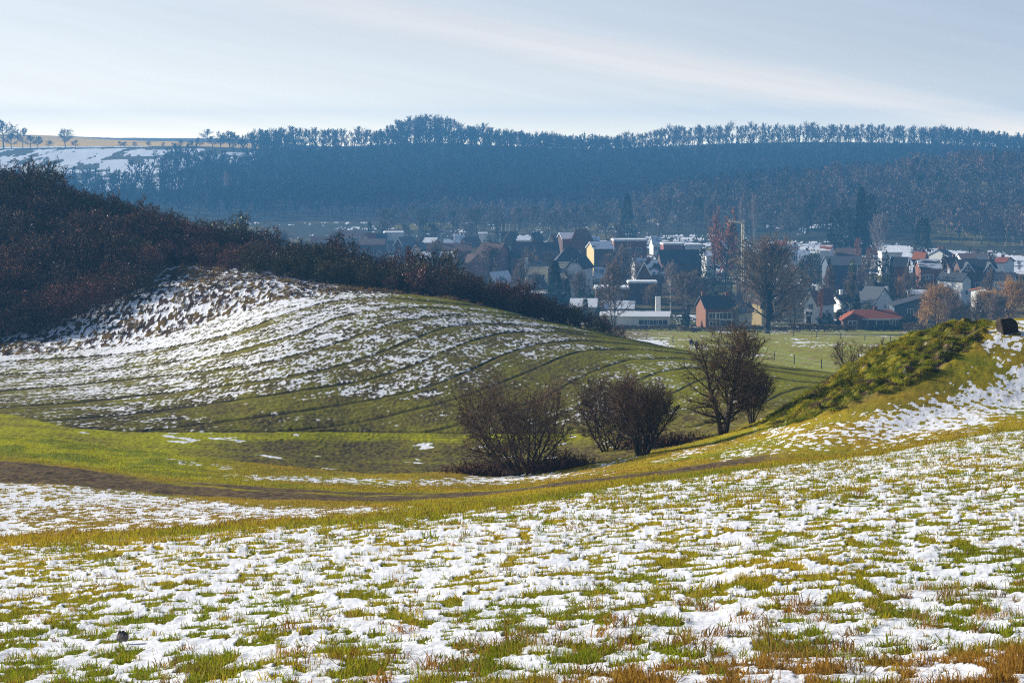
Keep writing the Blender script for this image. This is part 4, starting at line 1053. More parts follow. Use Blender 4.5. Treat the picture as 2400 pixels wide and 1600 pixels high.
mat('door_dark', (.05, .04, .035), var=.2)
_unit = {}
def unit_box(key, x0, x1, y0, y1, z0, z1, m):
    if key not in _unit:
        b = MB(); b.box(x0, x1, y0, y1, z0, z1); o = b.build('window', MAT[m]); col.objects.unlink(o); _unit[key] = o.data
    return _unit[key]
def add_window(root, face, hw, hd, u, zc, w, h, style='w'):
    """A window with its frame and pane on a wall face; u runs -1..1 along the face."""
    pos, rz = {'F': ((u * hw, -hd, zc), 0), 'R': ((hw, u * hd, zc), math.pi / 2), 'L': ((-hw, u * hd, zc), -math.pi / 2), 'B': ((u * hw, hd, zc), math.pi)}[face]
    nm = 'door' if style == 'd' else 'window'
    me = unit_box('pane' + ('d' if style == 'd' else ''), -.5, .5, -.035, .05, -.5, .5, 'door_dark' if style == 'd' else 'glass_dark')
    o = bpy.data.objects.new(nm, me); col.objects.link(o); o.parent = root; o.location = pos; o.rotation_euler = (0, 0, rz); o.scale = (w, 1, h)
    key = 'frame%.1f_%.1f' % (w, h)
    if key not in _unit:
        b = MB(); t = .13; a, c = w / 2, h / 2
        b.box(-a - t, -a, -.09, .04, -c, c); b.box(a, a + t, -.09, .04, -c, c); b.box(-a - t, a + t, -.10, .04, c, c + t); b.box(-a - t, a + t, -.13, .04, -c - t, -c)
        if w > .9 and style != 'd': b.box(-.05, .05, -.08, -.04, -c, c)
        fo = b.build('frame', MAT['trim_white']); col.objects.unlink(fo); _unit[key] = fo.data
    f = bpy.data.objects.new('frame', _unit[key]); col.objects.link(f); f.parent = o; f.scale = (1 / w, 1, 1 / h)
def house(label, px0, px1, ridge, eave, D, depth=8, rot=0, wall='wall_brick', roof='roof_dark', back=None, style='gable', hip=0, chim=(), win=(), name='house', trim=False, cat='house', snowcap=False, lwall=None, over=.35, sink=0.8):
    """A house whose outline fills px0..px1 at distance D, ridge and eave at the given picture heights."""
    c, s = abs(math.cos(math.radians(rot))), abs(math.sin(math.radians(rot)))
    ext = (px1 - px0) / F * D
    if c >= s: W = max((ext - depth * s) / c, 3.0); Dp = depth
    else: Dp = max((ext - depth * c) / s, 3.0); W = depth
    xc = ux((px0 + px1) / 2, D); yc = D + (Dp * c + W * s) / 2
    z0 = gz1(xc, yc)
    ze = -float(slope(eave)) * D - z0; zr = -float(slope(ridge)) * (yc if style != 'mono' else D) - z0
    ze = max(ze, 1.8); zr = max(zr, ze + (.5 if style != 'flat' else .1))
    root = empty(name, (xc, yc, z0), math.radians(rot))
    hw, hd = W / 2, Dp / 2
    wb = MB()
    if style == 'flat':
        zr = ze
        wb.box(-hw, hw, -hd, hd, -sink, ze)
    elif style == 'mono':
        a = [(-hw, -hd, -sink), (-hw, hd, -sink), (-hw, hd, ze), (-hw, -hd, ze)]
        b = [(hw, -hd, -sink), (hw, hd, -sink), (hw, hd, zr), (hw, -hd, zr)]
        wb.prism(b, a) if False else wb.prism(a, b)
    elif style == 'hip':
        wb.box(-hw, hw, -hd, hd, -sink, ze)
    else:
        a = [(-hw, -hd, -sink), (-hw, hd, -sink), (-hw, hd, ze), (-hw, 0, zr - .05), (-hw, -hd, ze)]
        wb.prism(a, [(hw, y, z) for _, y, z in a])
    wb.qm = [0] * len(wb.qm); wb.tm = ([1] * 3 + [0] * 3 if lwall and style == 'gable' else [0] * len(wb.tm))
    wb.build('wall', [MAT[wall], MAT[lwall or wall]], root)  # second slot: left gable in its sunlit tone, where given
    o, th = over, .22
    back = back or roof
    rb = MB()
    if style == 'flat':
        rb.box(-hw - .25, hw + .25, -hd - .25, hd + .25, ze, ze + .35, 1)
        rb.box(-hw - .1, hw + .1, -hd - .1, hd + .1, ze + .352, ze + .52, 0)
        ro = rb.build('roof', [MAT[roof], MAT['trim_white' if trim else 'wall_grey']], root)
    elif style == 'mono':
        rb.prism([(-hw - o, -hd - o, ze - .02), (-hw - o, hd + o, ze - .02), (-hw - o, hd + o, ze + th), (-hw - o, -hd - o, ze + th)], [(hw + o, -hd - o, zr), (hw + o, hd + o, zr), (hw + o, hd + o, zr + th), (hw + o, -hd - o, zr + th)])
        ro = rb.build('roof', MAT[roof], root)
    elif style == 'hip':
        hx = max(hw * (1 - hip), .05); e = [(-hw - o, -hd - o), (hw + o, -hd - o), (hw + o, hd + o), (-hw - o, hd + o)]
        z1 = ze - .15
        A, B = (-hx, 0, zr), (hx, 0, zr)
        p = [(*q, z1) for q in e]; p2 = [(*q, z1 + th) for q in e]
        rb.poly(list(reversed(p)), 0)
        for i in range(4): rb.poly([p[i], p[(i + 1) % 4], p2[(i + 1) % 4], p2[i]], 2)
        rb.poly([p2[0], p2[1], B, A], 0); rb.poly([p2[1], p2[2], B], 0); rb.poly([p2[2], p2[3], A, B], 1); rb.poly([p2[3], p2[0], A], 0)
        ro = rb.build('roof', [MAT[roof], MAT[back], MAT['trim_white']], root)
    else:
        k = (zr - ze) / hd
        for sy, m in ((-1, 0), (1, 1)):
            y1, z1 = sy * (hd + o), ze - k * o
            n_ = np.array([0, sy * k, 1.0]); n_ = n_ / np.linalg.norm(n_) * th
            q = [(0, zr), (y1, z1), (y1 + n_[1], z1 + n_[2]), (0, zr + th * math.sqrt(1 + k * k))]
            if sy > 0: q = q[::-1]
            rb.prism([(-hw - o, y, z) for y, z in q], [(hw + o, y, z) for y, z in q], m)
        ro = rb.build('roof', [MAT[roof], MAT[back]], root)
        if trim:
            for sx in (-1, 1):
                tb = MB()
                for sy in (-1, 1):
                    y1, z1 = sy * (hd + o + .05), ze - k * (o + .05)
                    x0, x1 = (sx * (hw + o + .01), sx * (hw + o + .12))
                    q = [(0, zr - .15), (y1, z1 - .15), (y1, z1 + th + .12), (0, zr + th + .2)]
                    tb.prism([(min(x0, x1), y, z) for y, z in q], [(max(x0, x1), y, z) for y, z in q])
                tb.build('bargeboard', MAT['trim_white'], root)
    for ch in chim:
        u, h = ch[0], ch[1]; cm = ch[2] if len(ch) > 2 else 'wall_brick'
        cb = MB(); zt = zr + h; v = ch[3] if len(ch) > 3 else 0.0
        cb.box(u * hw - .35, u * hw + .35, v * hd - .3, v * hd + .3, zr - 1.2 - abs(v) * (zr - ze), zt); cb.box(u * hw - .42, u * hw + .42, v * hd - .37, v * hd + .37, zt + .002, zt + .14)
        cb.build('chimney', MAT[cm], ro)
    for w in win:
        face, u, zf, ww, hh = w[:5]
        add_window(root, face, hw, hd, u, zf * ze, ww, hh, w[5] if len(w) > 5 else 'w')
    tag(root, label, cat)
    return root, hw, hd, ze, zr
W3 = [('F', -.6, .55, 1.3, 1.2), ('F', 0, .55, 1.3, 1.2), ('F', .6, .55, 1.3, 1.2)]
W2 = [('F', -.5, .6, 1.2, 1.3), ('F', .5, .6, 1.2, 1.3)]
G2 = [('L', -.35, .55, 1.0, 1.2), ('L', .35, .55, 1.0, 1.2)]
W2F = [('F', -.6, .75, 1.3, 1.2), ('F', 0, .75, 1.3, 1.2), ('F', .6, .75, 1.3, 1.2), ('F', -.6, .28, 1.3, 1.3), ('F', .1, .28, 1.6, 1.5)]
# front row along the meadow
b, hw, hd, ze, zr = house('red tiled bungalow with white eaves behind a dark hedge', 1988, 2120, 725, 747, 500, 8, 0, 'wall_brown', 'roof_red', 'roof_orange', 'hip', .35, win=[('F', -.12, .45, 1.6, 1.9, 'd'), ('F', .28, .5, 2.6, 1.6), ('F', .72, .5, 1.3, 1.4)], chim=[(.1, .6)])
wg = MB(); q = [(-hw - 1.0, -.6), (-hw + 2.8, -.6), (-hw + 2.8, ze - .1), (-hw + .9, zr - .6), (-hw - 1.0, ze - .1)]
wg.prism([(x, -hd - 1.4, z) for x, z in q], [(x, -hd + 2.5, z) for x, z in q]); wg.build('wall', MAT['wall_brown'], b)
wr = MB(); ax, az_ = -hw + .9, zr - .55
for sx in (-1, 1):
    ex = ax + sx * 2.3; ez = ze - .35; q = [(ax, az_), (ex, ez), (ex, ez + .22), (ax, az_ + .25)]
    q = q if sx > 0 else q[::-1]
    wr.prism([(x, -hd - 1.75, z) for x, z in q], [(x, -.3, z) for x, z in q])
wr.build('roof', MAT['roof_red'], b)
add_window(b, 'F', 1, hd + 1.4, -hw + .9, .5 * ze, 1.7, 1.4)
house('brick house with dark dormer roof and an orange lit gable wall', 1640, 1724, 695, 722, 505, 8.5, 9, 'wall_brick', 'roof_dark', None, lwall='wall_brick_lit', win=[('F', -.55, .62, 1.3, 1.2), ('F', -.05, .62, 1.3, 1.2), ('F', .5, .62, 1.8, 1.3), ('F', -.5, .2, 1.3, 1.3), ('F', .4, .2, 2.4, 1.8)], chim=[(-.85, 1.0), (.8, .8)])  # left gable is the same brick, sunlight put into its colour
house('tall white rendered house with a sunlit pale gable and chimney', 1722, 1752, 690, 728, 508, 7, 62, 'wall_cream', 'roof_slate', None, win=[('L', .2, .5, 1.0, 1.2), ('F', .1, .4, 1.0, 1.3)], chim=[(-.7, 1.9, 'wall_cream')], sink=1)
house('ochre yellow walled house partly behind the big ivy tree', 1752, 1790, 706, 716, 520, 7, 45, 'wall_yellow', 'roof_brown', None, win=[('L', 0, .5, 1.0, 1.3)])
house('white house with a steep front gable and a white chimney', 1893, 1962, 683, 712, 525, 9, 58, 'wall_white', 'roof_brown', 'roof_frosted', win=[('L', -.1, .85, 1.0, 1.1), ('L', .15, .5, 1.6, .8), ('L', .2, .15, 1.2, 2.0, 'd'), ('F', -.2, .3, 1.1, 1.2), ('F', .5, .3, 1.1, 1.2)], chim=[(-.2, 1.3, 'wall_white')])
house('steep grey roofed house with a broad white triangular gable', 2010, 2110, 674, 718, 555, 9, -42, 'wall_white', 'roof_slate', None, win=[('R', .1, .9, .8, 1.0)], over=.25, chim=[(.55, .1, 'wall_white', .6)])
house('grey blue shed with a single sloping roof beside the willow', 2098, 2168, 697, 719, 528, 8, 0, 'wall_blue', 'roof_dark', None, 'mono', win=[('F', .1, .55, 1.2, 2.2)], name='shed', cat='shed')
house('long low white works building with a snow covered roof', 1425, 1578, 731, 743, 515, 9, -6, 'wall_white', 'roof_snow', None, win=[('F', -.8, .5, 1.2, 1.0), ('F', .2, .45, 2.2, 1.0), ('F', .5, .45, 2.2, 1.0), ('F', .8, .45, 2.2, 1.0)], name='works_building', cat='building')
house('grey walled shed with a snowy roof behind the works building', 1412, 1494, 706, 724, 545, 9, -6, 'wall_grey', 'roof_frosted', 'roof_snow', name='shed', cat='shed', win=[('F', .3, .4, 1.2, 1.0)])
house('long shed with a broad snowy roof and pale blue grey walls', 1338, 1404, 701, 720, 545, 10, -4, 'wall_grey', 'roof_snow', None, name='shed', cat='shed', win=[('F', .5, .4, 1.4, 1.0)])
house('small white shed roof at the foot of the forked bare tree', 1416, 1442, 733, 740, 505, 5, -8, 'wall_white', 'roof_snow', None, name='shed', cat='shed')
tw = MB(); w0, w1 = .68, .52
tw.prism([(-w0, -w0, -1), (w0, -w0, -1), (w0, w0, -1), (-w0, w0, -1)], [(-w1, -w1, 5.6), (w1, -w1, 5.6), (w1, w1, 5.6), (-w1, w1, 5.6)])
cx_ = ux(1543, 528); cz_ = gz1(cx_, 528); ht = -float(slope(697)) * 528 - cz_
ch = tag(empty('chimney_stack', (cx_, 528, cz_)), 'white tapering chimney stack behind the works building', 'chimney')
tw = MB(); tw.prism([(-w0, -w0, -1), (w0, -w0, -1), (w0, w0, -1), (-w0, w0, -1)], [(-w1, -w1, ht), (w1, -w1, ht), (w1, w1, ht), (-w1, w1, ht)]); tw.build('shaft', MAT['wall_white'], ch)
tw = MB(); tw.box(-w1 - .06, w1 + .06, -w1 - .06, w1 + .06, ht + .002, ht + .2); tw.build('cap', MAT['trim_white'], ch)
# second row
house('flat roofed dark building with snow on two roof levels', 1398, 1474, 675, 678, 570, 9, 0, 'wall_brown', 'roof_snow', None, 'flat', win=W2, trim=True, name='building', cat='building')
r_, hw, hd, ze, zr = house('dark brick house whose right roof slope is covered with snow', 1500, 1556, 614, 640, 600, 9, 68, 'wall_brown', 'roof_patchy', 'roof_dark', trim=True, win=[('L', -.4, .4, 1.1, 1.1), ('L', .4, .4, 1.1, 1.1)], chim=[(-.3, 1.0)])
house('low flat extension with a strip of snow on its roof', 1474, 1540, 661, 664, 590, 6, 0, 'wall_brown', 'roof_snow', None, 'flat', trim=True, win=[('F', .5, .5, 1.4, 1.8)], name='extension', cat='extension')
house('dark brick gable house with white bargeboards left of the spruce', 1240, 1284, 651, 675, 585, 9, 80, 'wall_brown', 'roof_dark', 'roof_dark', trim=True, win=[('L', 0, .95, .9, 1.5)])
house('long low dark red roof with patches of snow above the thicket', 1224, 1322, 682, 690, 565, 8, 0, 'wall_rose', 'roof_patchy', None, win=W3)
house('grey gable with a blue frosted side roof behind the thicket', 1148, 1190, 639, 662, 605, 9, 62, 'wall_grey', 'roof_frosted', 'roof_slate', win=G2)
house('dark hipped roof with snow on its right edge before the long roof', 1232, 1284, 611, 626, 640, 9, 0, 'wall_cream', 'roof_dark', 'roof_patchy', 'hip', .55, win=W2, chim=[(-.9, .6, 'wall_white')])
house('cream house under a large domed black roof', 1303, 1374, 579, 614, 635, 11, 0, 'wall_cream', 'roof_dark', None, 'hip', .72, win=[('F', -.55, .72, 2.0, 1.3), ('F', -.55, .25, 2.0, 1.3)])
house('white rendered house with a dark red clad gable and two windows', 1330, 1392, 603, 627, 618, 8, 68, 'wall_white', 'roof_dark', 'roof_dark', win=[('L', -.16, 1.2, .8, 1.1), ('L', .16, 1.2, .8, 1.1), ('F', .2, .5, 1.2, 1.2)], trim=False)
house('house with a pale lit end wall and frosted grey roof', 1377, 1438, 568, 583, 715, 8, 14, 'wall_brown', 'roof_frosted', None, lwall='wall_yellow', win=[('F', .5, .5, 1.2, 1.2)])  # one yellow wall: shaded front coloured brown, sunlit end kept yellow
house('flat roofed brick house with white windows and snow edge', 1436, 1516, 560, 565, 740, 9, 3, 'wall_brick', 'roof_snow', None, 'flat', trim=True, win=[('F', -.75, .7, 1.5, 1.2), ('F', -.15, .7, 1.6, 1.2), ('F', .5, .7, 1.6, 1.2), ('F', -.15, .35, 1.6, 1.2)], chim=[(-.95, .8, 'wall_white')])
house('brick left half of a flat roofed terrace with white windows', 1552, 1602, 568, 574, 770, 9, 3, 'wall_rose', 'roof_snow', None, 'flat', trim=True, win=[('F', .1, .5, 4.0, 1.3)], name='terrace_house')
house('white right half of a flat roofed terrace with a snowy roof edge', 1603, 1646, 571, 576, 769, 9, 3, 'wall_white', 'roof_snow', None, 'flat', trim=True, win=[('F', -.5, .5, 1.2, 1.2), ('F', .35, .45, 2.2, 1.5)], name='terrace_house')
house('long black barn roof in front of the flat roofed terrace', 1545, 1642, 587, 618, 680, 12, 4, 'wall_brown', 'roof_dark', None, name='barn', cat='barn', win=[('F', .3, .4, 1.4, 1.2)])
house('white cottage corner between barn and reddish poplar', 1655, 1672, 590, 600, 700, 6, 10, 'wall_white', 'roof_frosted', None, win=[('F', 0, .5, 1.0, 1.1)], name='cottage')
house('brown roofed house with a broad reddish gable to the right', 1112, 1200, 570, 602, 685, 11, -25, 'wall_rose', 'roof_brown', None, chim=[(-.3, .9)], win=[('R', 0, .8, 1.0, 1.1)])
house('long dark roofed terrace with a lit end wall', 1198, 1312, 569, 602, 690, 11, -6, 'wall_brick_lit', 'roof_dark', None, win=W3, chim=[(0, .6)])
house('cream gabled house facing left with a pale blue side dormer', 1084, 1122, 558, 577, 745, 8, 58, 'wall_yellow', 'roof_slate', 'roof_brown', win=[('L', .1, .6, 1.0, 1.2)])
house('cream walled house with dark roof below its frosted neighbour', 1290, 1328, 551, 572, 750, 8, 55, 'wall_yellow', 'roof_brown', 'roof_frosted', win=[('L', 0, .6, 1.0, 1.3)])
house('house with a wide frosted roof beside the orange roof', 1308, 1352, 546, 560, 742, 8, 10, 'wall_brown', 'roof_frosted', None, win=W2)
house('brick house with a bright orange roof slope and white windows', 1346, 1384, 540, 564, 735, 9, 66, 'wall_brick', 'roof_brown', 'roof_orange', win=[('L', -.4, .6, 1.5, 1.2), ('L', .45, .6, 1.3, 1.2)], chim=[(.9, .9, 'wall_white')])
house('house with a cream lit roof slope left of the snowy roofs', 1182, 1220, 544, 561, 830, 8, 72, 'wall_brown', 'roof_dark', 'wall_cream', win=[('L', 0, .5, 1.0, 1.0)])  # sunlight painted in: left slope coloured cream, the other dark
house('second house with a cream lit roof slope, right of the snowy roofs', 1240, 1272, 546, 561, 830, 8, 72, 'wall_brown', 'roof_dark', 'wall_cream', win=[('L', 0, .5, 1.0, 1.0)])  # cream again stands for sun on the left slope
house('low house with a pale blue frosted roof between two cream roofs', 1212, 1248, 554, 564, 800, 8, -8, 'wall_cream', 'roof_frosted', None, win=W2)
house('small white flat building left of the tiny cypress', 1124, 1140, 547, 549, 850, 6, 0, 'wall_white', 'roof_snow', None, 'flat', trim=True, win=[('F', 0, .5, 1.2, 1.0)])
house('brown roofed house with a frosted right side above the brown terrace', 1088, 1128, 597, 616, 655, 8, -35, 'wall_rose', 'roof_brown', 'roof_frosted', win=[('R', 0, .5, 1.0, 1.1)])
house('flat white house with a row of windows under a snowy roof', 897, 946, 543, 547, 860, 9, 5, 'wall_white', 'roof_snow', None, 'flat', trim=True, win=[('F', -.5, .55, 1.4, 1.2), ('F', 0, .55, 1.4, 1.2), ('F', .5, .55, 1.4, 1.2)])
house('dark roofed house left of the flat white house', 876, 904, 548, 560, 855, 8, 0, 'wall_brown', 'roof_dark', None, win=W2)
house('tiny house with a pale cream gable by the dark conifer', 858, 872, 548, 560, 850, 8, 70, 'wall_cream', 'roof_red', None, win=[('L', 0, .4, .8, .9)])
house('long purplish roofed farmhouse at the hazy left end of the village', 796, 858, 541, 556, 880, 10, 0, 'wall_grey', 'roof_brown', None, 'hip', .3, win=W3, name='farmhouse')
house('brown roofed house left of the flat white house and below it', 842, 900, 561, 574, 790, 10, 0, 'wall_brown', 'roof_brown', None, win=W3)
house('white gabled house standing alone left of the cream gable', 972, 994, 571, 586, 720, 8, 78, 'wall_white', 'roof_slate', 'roof_frosted', win=[('L', 0, .5, .9, 1.1)])
house('house with a snowy roof behind the white gabled house', 992, 1028, 558, 569, 760, 8, -10, 'wall_brown', 'roof_frosted', None, win=W2)
house('long brown terrace roof under the cream gabled house', 1000, 1104, 571, 588, 705, 10, 3, 'wall_brown', 'roof_brown', None, win=W3, chim=[(-.5, .7), (.6, .7)], name='terrace_house')
house('long blue grey frosted roof above the thicket edge', 988, 1066, 592, 606, 665, 9, -3, 'wall_brown', 'roof_frosted', 'roof_slate', win=W3)
house('brown gable with white edge right of the flat white house', 932, 968, 557, 574, 775, 9, 60, 'wall_brown', 'roof_slate', 'roof_brown', trim=True, win=[('L', 0, .5, .9, 1.0)])
house('brown roofed house low at the left village end', 724, 790, 556, 570, 800, 9, 6, 'wall_brown', 'roof_brown', None, win=W2)
# right part of the village
house('long dark barn with a black roof behind the columnar conifer', 1940, 2026, 602, 622, 650, 11, 2, 'wall_blue', 'roof_slate', None, name='barn', cat='barn', win=[('F', .4, .5, 1.4, 1.0)])
house('red roofed cottage with snow on the left of its roof', 1923, 1962, 575, 588, 745, 8, -18, 'wall_white', 'roof_redsnow', None, name='cottage', win=[('R', 0, .6, .9, 1.0)])
house('pinkish roofed house between the red cottage and the orange tree', 1964, 2026, 583, 597, 750, 8, -10, 'wall_rose', 'roof_brown', None, win=W3)
house('low white house with a flat snowy roof at the edge of the snow field', 2068, 2114, 592, 595, 715, 8, 0, 'wall_white', 'roof_snow', None, 'flat', trim=True, win=[('F', -.4, .5, 2.0, 1.0), ('F', .4, .5, 2.0, 1.0)])
house('brown brick house under a dark roof with a strip of snow', 2090, 2144, 604, 626, 620, 9, -14, 'wall_brick', 'roof_dark', 'roof_patchy', trim=True, win=[('F', -.5, .5, 1.3, 1.2), ('F', .4, .5, 1.3, 1.2)])
house('house with a bright orange roof right of the cedar', 2145, 2182, 592, 608, 680, 8, -18, 'wall_brown', 'roof_orange', None, win=[('R', 0, .6, .9, 1.0)], chim=[(.6, .7)])
house('two storey brick house with a slate roof part covered by snow', 2159, 2207, 609, 629, 610, 9, 0, 'wall_brick', 'roof_patchy', None, win=[('F', -.5, .72, 1.5, 1.1), ('F', 0, .72, 1.0, 1.1), ('F', -.5, .3, 1.8, 1.3), ('F', .2, .3, 2.0, 1.3)])
house('grey blue roofed house in front of the snow covered field', 2192, 2232, 585, 602, 720, 9, 40, 'wall_white', 'roof_slate', 'roof_frosted', chim=[(-.5, .8), (.6, .8)], win=G2)
house('grey brown roofed house left of the house with two front gables', 2218, 2254, 604, 628, 640, 9, 8, 'wall_brown', 'roof_brown', 'roof_patchy', win=W2, chim=[(.6, .8)])
tb, hw, hd, ze, zr = house('dark house with two white edged front gables', 2252, 2336, 610, 628, 622, 9, 0, 'wall_brown', 'roof_dark', None, win=[('F', 0, .4, 1.2, 1.1), ('F', .5, .35, 1.4, 1.2)], chim=[(.85, .8)])
for gx in (-.62, .62):
    g = MB(); hw_g = hw * .33; zt = zr - .5; x0 = gx * hw; zb = ze - .9
    g.prism([(x0 - hw_g, -hd - .5, zb), (x0 + hw_g, -hd - .5, zb), (x0, -hd - .5, zt)], [(x0 - hw_g, -.3, zb), (x0 + hw_g, -.3, zb), (x0, -.3, zt)]); gw = g.build('front_gable', MAT['wall_brown'], tb)
    g = MB()
    for sx in (-1, 1):
        ex = x0 + sx * (hw_g + .3); ez = zb - .25; q = [(x0, zt), (ex, ez), (ex, ez + .25), (x0, zt + .28)]
        q = q if sx > 0 else q[::-1]
        g.prism([(x, -hd - .9, z) for x, z in q], [(x, -.2, z) for x, z in q], 0)
        q2 = [(x0, zt - .12), (ex, ez - .12), (ex, ez + .32), (x0, zt + .35)]; q2 = q2 if sx > 0 else q2[::-1]
        g.prism([(x, -hd - 1.0, z) for x, z in q2], [(x, -hd - .902, z) for x, z in q2], 1)
    g.build('roof', [MAT['roof_dark'], MAT['trim_white']], gw)
    add_window(tb, 'F', 1, hd + .5, x0, ze - .2, 1.2, .9)
house('house with a small white gable and a white chimney', 2224, 2266, 641, 657, 588, 8, -52, 'wall_white', 'roof_dark', 'roof_dark', chim=[(-.4, .9, 'wall_white')], win=[('R', 0, .5, .8, 1.0)])
house('white house with a reddish brown roof at the right of the village', 2332, 2392, 604, 616, 660, 9, -28, 'wall_white', 'roof_red', None, win=[('F', -.3, .55, 1.1, 1.3), ('F', .4, .55, 1.1, 1.3), ('R', 0, .55, .9, 1.2)], chim=[(-.2, .7)])
house('black roofed house with a white end gable at the right edge', 2330, 2402, 640, 657, 600, 10, -16, 'wall_white', 'roof_dark', None, win=[('F', -.3, .5, 1.5, 1.2), ('F', .35, .5, 1.2, 1.2)])
house('brown roofed house with snow on its gable behind the double gables', 2254, 2318, 595, 606, 705, 9, 0, 'wall_white', 'roof_brown', 'roof_snow', win=W3)
house('grey roofed house left of the white house with reddish roof', 2296, 2336, 600, 614, 685, 8, -10, 'wall_brown', 'roof_slate', None, win=W2, chim=[(.7, .8)])
house('white walled house with a sunlit orange roof edge behind the willows', 2302, 2346, 674, 684, 560, 8, 30, 'wall_white', 'roof_slate', 'roof_orange', win=W2)  # back slope coloured orange for the sun on it, front slate
house('low brown hall with a broad snow covered roof', 2134, 2196, 681, 690, 575, 9, -6, 'wall_brown', 'roof_snow', None, win=[('F', -.3, .5, 1.2, 1.0), ('F', .2, .5, 1.2, 1.0)], name='hall', cat='hall')
house('small red roofed cottage at the edge of the snow behind the big tree', 1820, 1846, 566, 575, 780, 7, -12, 'wall_white', 'roof_red', None, name='cottage', win=[('F', 0, .5, 1.0, 1.0)])
house('narrow white house with white chimney between dark conifers', 1970, 1984, 692, 706, 560, 6, 20, 'wall_white', 'roof_dark', None, chim=[(0, 1.2, 'wall_white')], win=[('F', 0, .5, .8, 1.1)])

for px_, D_, w_, rot_, wl, rf in ((1052, 820, 24, -8, 'wall_white', 'roof_snow'), (1076, 860, 20, 5, 'wall_cream', 'roof_frosted'), (1392, 850, 26, 6, 'wall_white', 'roof_frosted'), (1420, 810, 22, -14, 'wall_brown', 'roof_snow'), (1538, 850, 22, 8, 'wall_white', 'roof_frosted'), (1690, 840, 26, 0, 'wall_cream', 'roof_snow'), (1860, 780, 28, 12, 'wall_white', 'roof_frosted'), (1888, 740, 26, -9, 'wall_cream', 'roof_snow'), (1034, 735, 30, 12, 'wall_white', 'roof_frosted'), (1166, 770, 26, -12, 'wall_white', 'roof_snow'), (1500, 690, 36, 10, 'wall_white', 'roof_frosted'), (1850, 640, 36, -8, 'wall_white', 'roof_slate'), (1410, 640, 34, -6, 'wall_white', 'roof_frosted')):
    b_ = 330 + 40 * F / D_; u_ = F / D_
    r_ = house('small distant house with a pale frosted roof among the garden trees', px_ - w_ / 2, px_ + w_ / 2, b_ - 6.4 * u_, b_ - 3.6 * u_, D_, 7, rot_, wl, rf, None, win=W2, chim=[(.6, .7)])[0]
    r_['group'] = 'small distant houses with pale roofs'

# ------------------------------------------------------------------ other things
mat('steel_yellow', (.80, .72, .55), var=.15, scale=3)
mat('steel_grey', (.42, .45, .47), var=.15, scale=3)
mat('wood_post', (.10, .085, .065), var=.35, scale=6)
mat('timber', (.50, .42, .28), var=.2, scale=4)
mat('wood_dark', (.045, .034, .025), var=.5, scale=9, bump=.8)
mat('wood_cut', (.10, .075, .05), var=.4, scale=12)
mat('stone', (.12, .105, .10), var=.35, scale=14, bump=.6)
# tower crane
def lattice(mb, p, q, w, bays, r=.07):
    p, q = np.array(p, float), np.array(q, float); d = unit(q - p)
    a = unit(np.cross(d, (0, 0, 1) if abs(d[2]) < .9 else (0, 1, 0))); b_ = np.cross(d, a)
    cs = [a * w + b_ * w, -a * w + b_ * w, -a * w - b_ * w, a * w - b_ * w]
    for c in cs: mb.rod(p + c, q + c, r, n=4)
    for i in range(bays):
        s0, s1 = p + (q - p) * i / bays, p + (q - p) * (i + 1) / bays
        for k in range(4): mb.rod(s0 + cs[k], s1 + cs[(k + 1) % 4], r * .6, n=4)
cD = 610; cx_ = ux(1741, cD); cz_ = gz1(cx_, cD); mt = -float(slope(524)) * cD - cz_
cr_ = tag(empty('tower_crane', (cx_, cD, cz_)), 'pale yellow tower crane beside the reddish larch', 'crane')
m = MB(); lattice(m, (0, 0, 0), (0, 0, mt), .30, 16, .10); m.build('mast', MAT['steel_yellow'], cr_)
m = MB(); lattice(m, (.3, 0, mt + .2), (-3.7, -1.2, mt + .7), .2, 8, .09); m.build('jib', MAT['steel_yellow'], cr_)
m = MB(); lattice(m, (0, 0, mt), (.2, 0, mt + 1.0), .15, 3, .07); m.build('tower_head', MAT['steel_grey'], cr_)
m = MB(); m.box(.36, .8, -.3, .3, mt - .3, mt + .1); m.build('counterweight', MAT['wall_grey'], cr_)
# half built house frame
fD = 890; fx = ux(1194, fD); fz = gz1(fx, fD); f0 = -float(slope(541)) * fD - fz; f1 = -float(slope(527)) * fD - fz
fr = tag(empty('unfinished_house', (fx, fD, fz)), 'open timber and steel frame of a house under construction', 'building')
m = MB(); m.box(-2.8, 2.8, -2, 2, -.5, f0); m.build('wall', MAT['wall_brown'], fr)
m = MB()
for x in (-2.8, -1.4, 0, 1.4, 2.8):
    for y in (-2, 2): m.rod((x, y, f0), (x, y, f1 + .3), .10, n=4)
m.build('post', MAT['timber'], fr)
m = MB()
for y in (-2, 2): m.rod((-3.0, y, f1), (3.0, y, f1 + .1), .12, n=4); m.rod((-3.0, y, (f0 + f1) / 2), (3.0, y, (f0 + f1) / 2), .08, n=4)
for x in (-2.8, 0, 2.8): m.rod((x, -2, f1), (x, 2, f1), .1, n=4)
m.build('beam', MAT['timber'], fr)
# wire fences in the meadow: posts stand on the ground, wire strung between
def fence(label, pts, h=1.15):
    P = [(ux(px, D), D, gz1(ux(px, D), D)) for px, D in pts]
    r = empty('wire_fence', P[0]); o = np.array(P[0])
    rs = np.random.RandomState(int(pts[0][0]))
    for p in P:
        m = MB(); q = np.array(p) - o; ln = rs.normal(size=2) * .05
        m.rod(q - (0, 0, .4), q + (ln[0], ln[1], h * rs.uniform(.9, 1.1)), .075, .065, 7); m.build('post', MAT['wood_post'], r)
    m = MB()
    for a, b in zip(P[:-1], P[1:]):
        for z in (.45, .95): m.rod(np.array(a) - o + (0, 0, z), np.array(b) - o + (0, 0, z), .014, n=3)
    m.build('wire', MAT['steel_grey'], r)
    return tag(r, label, 'fence')
fence('wire fence along the lower edge of the meadow above the field corner', [(1716, 335), (1767, 322), (1816, 312), (1864, 302), (1929, 290), (1990, 280)])
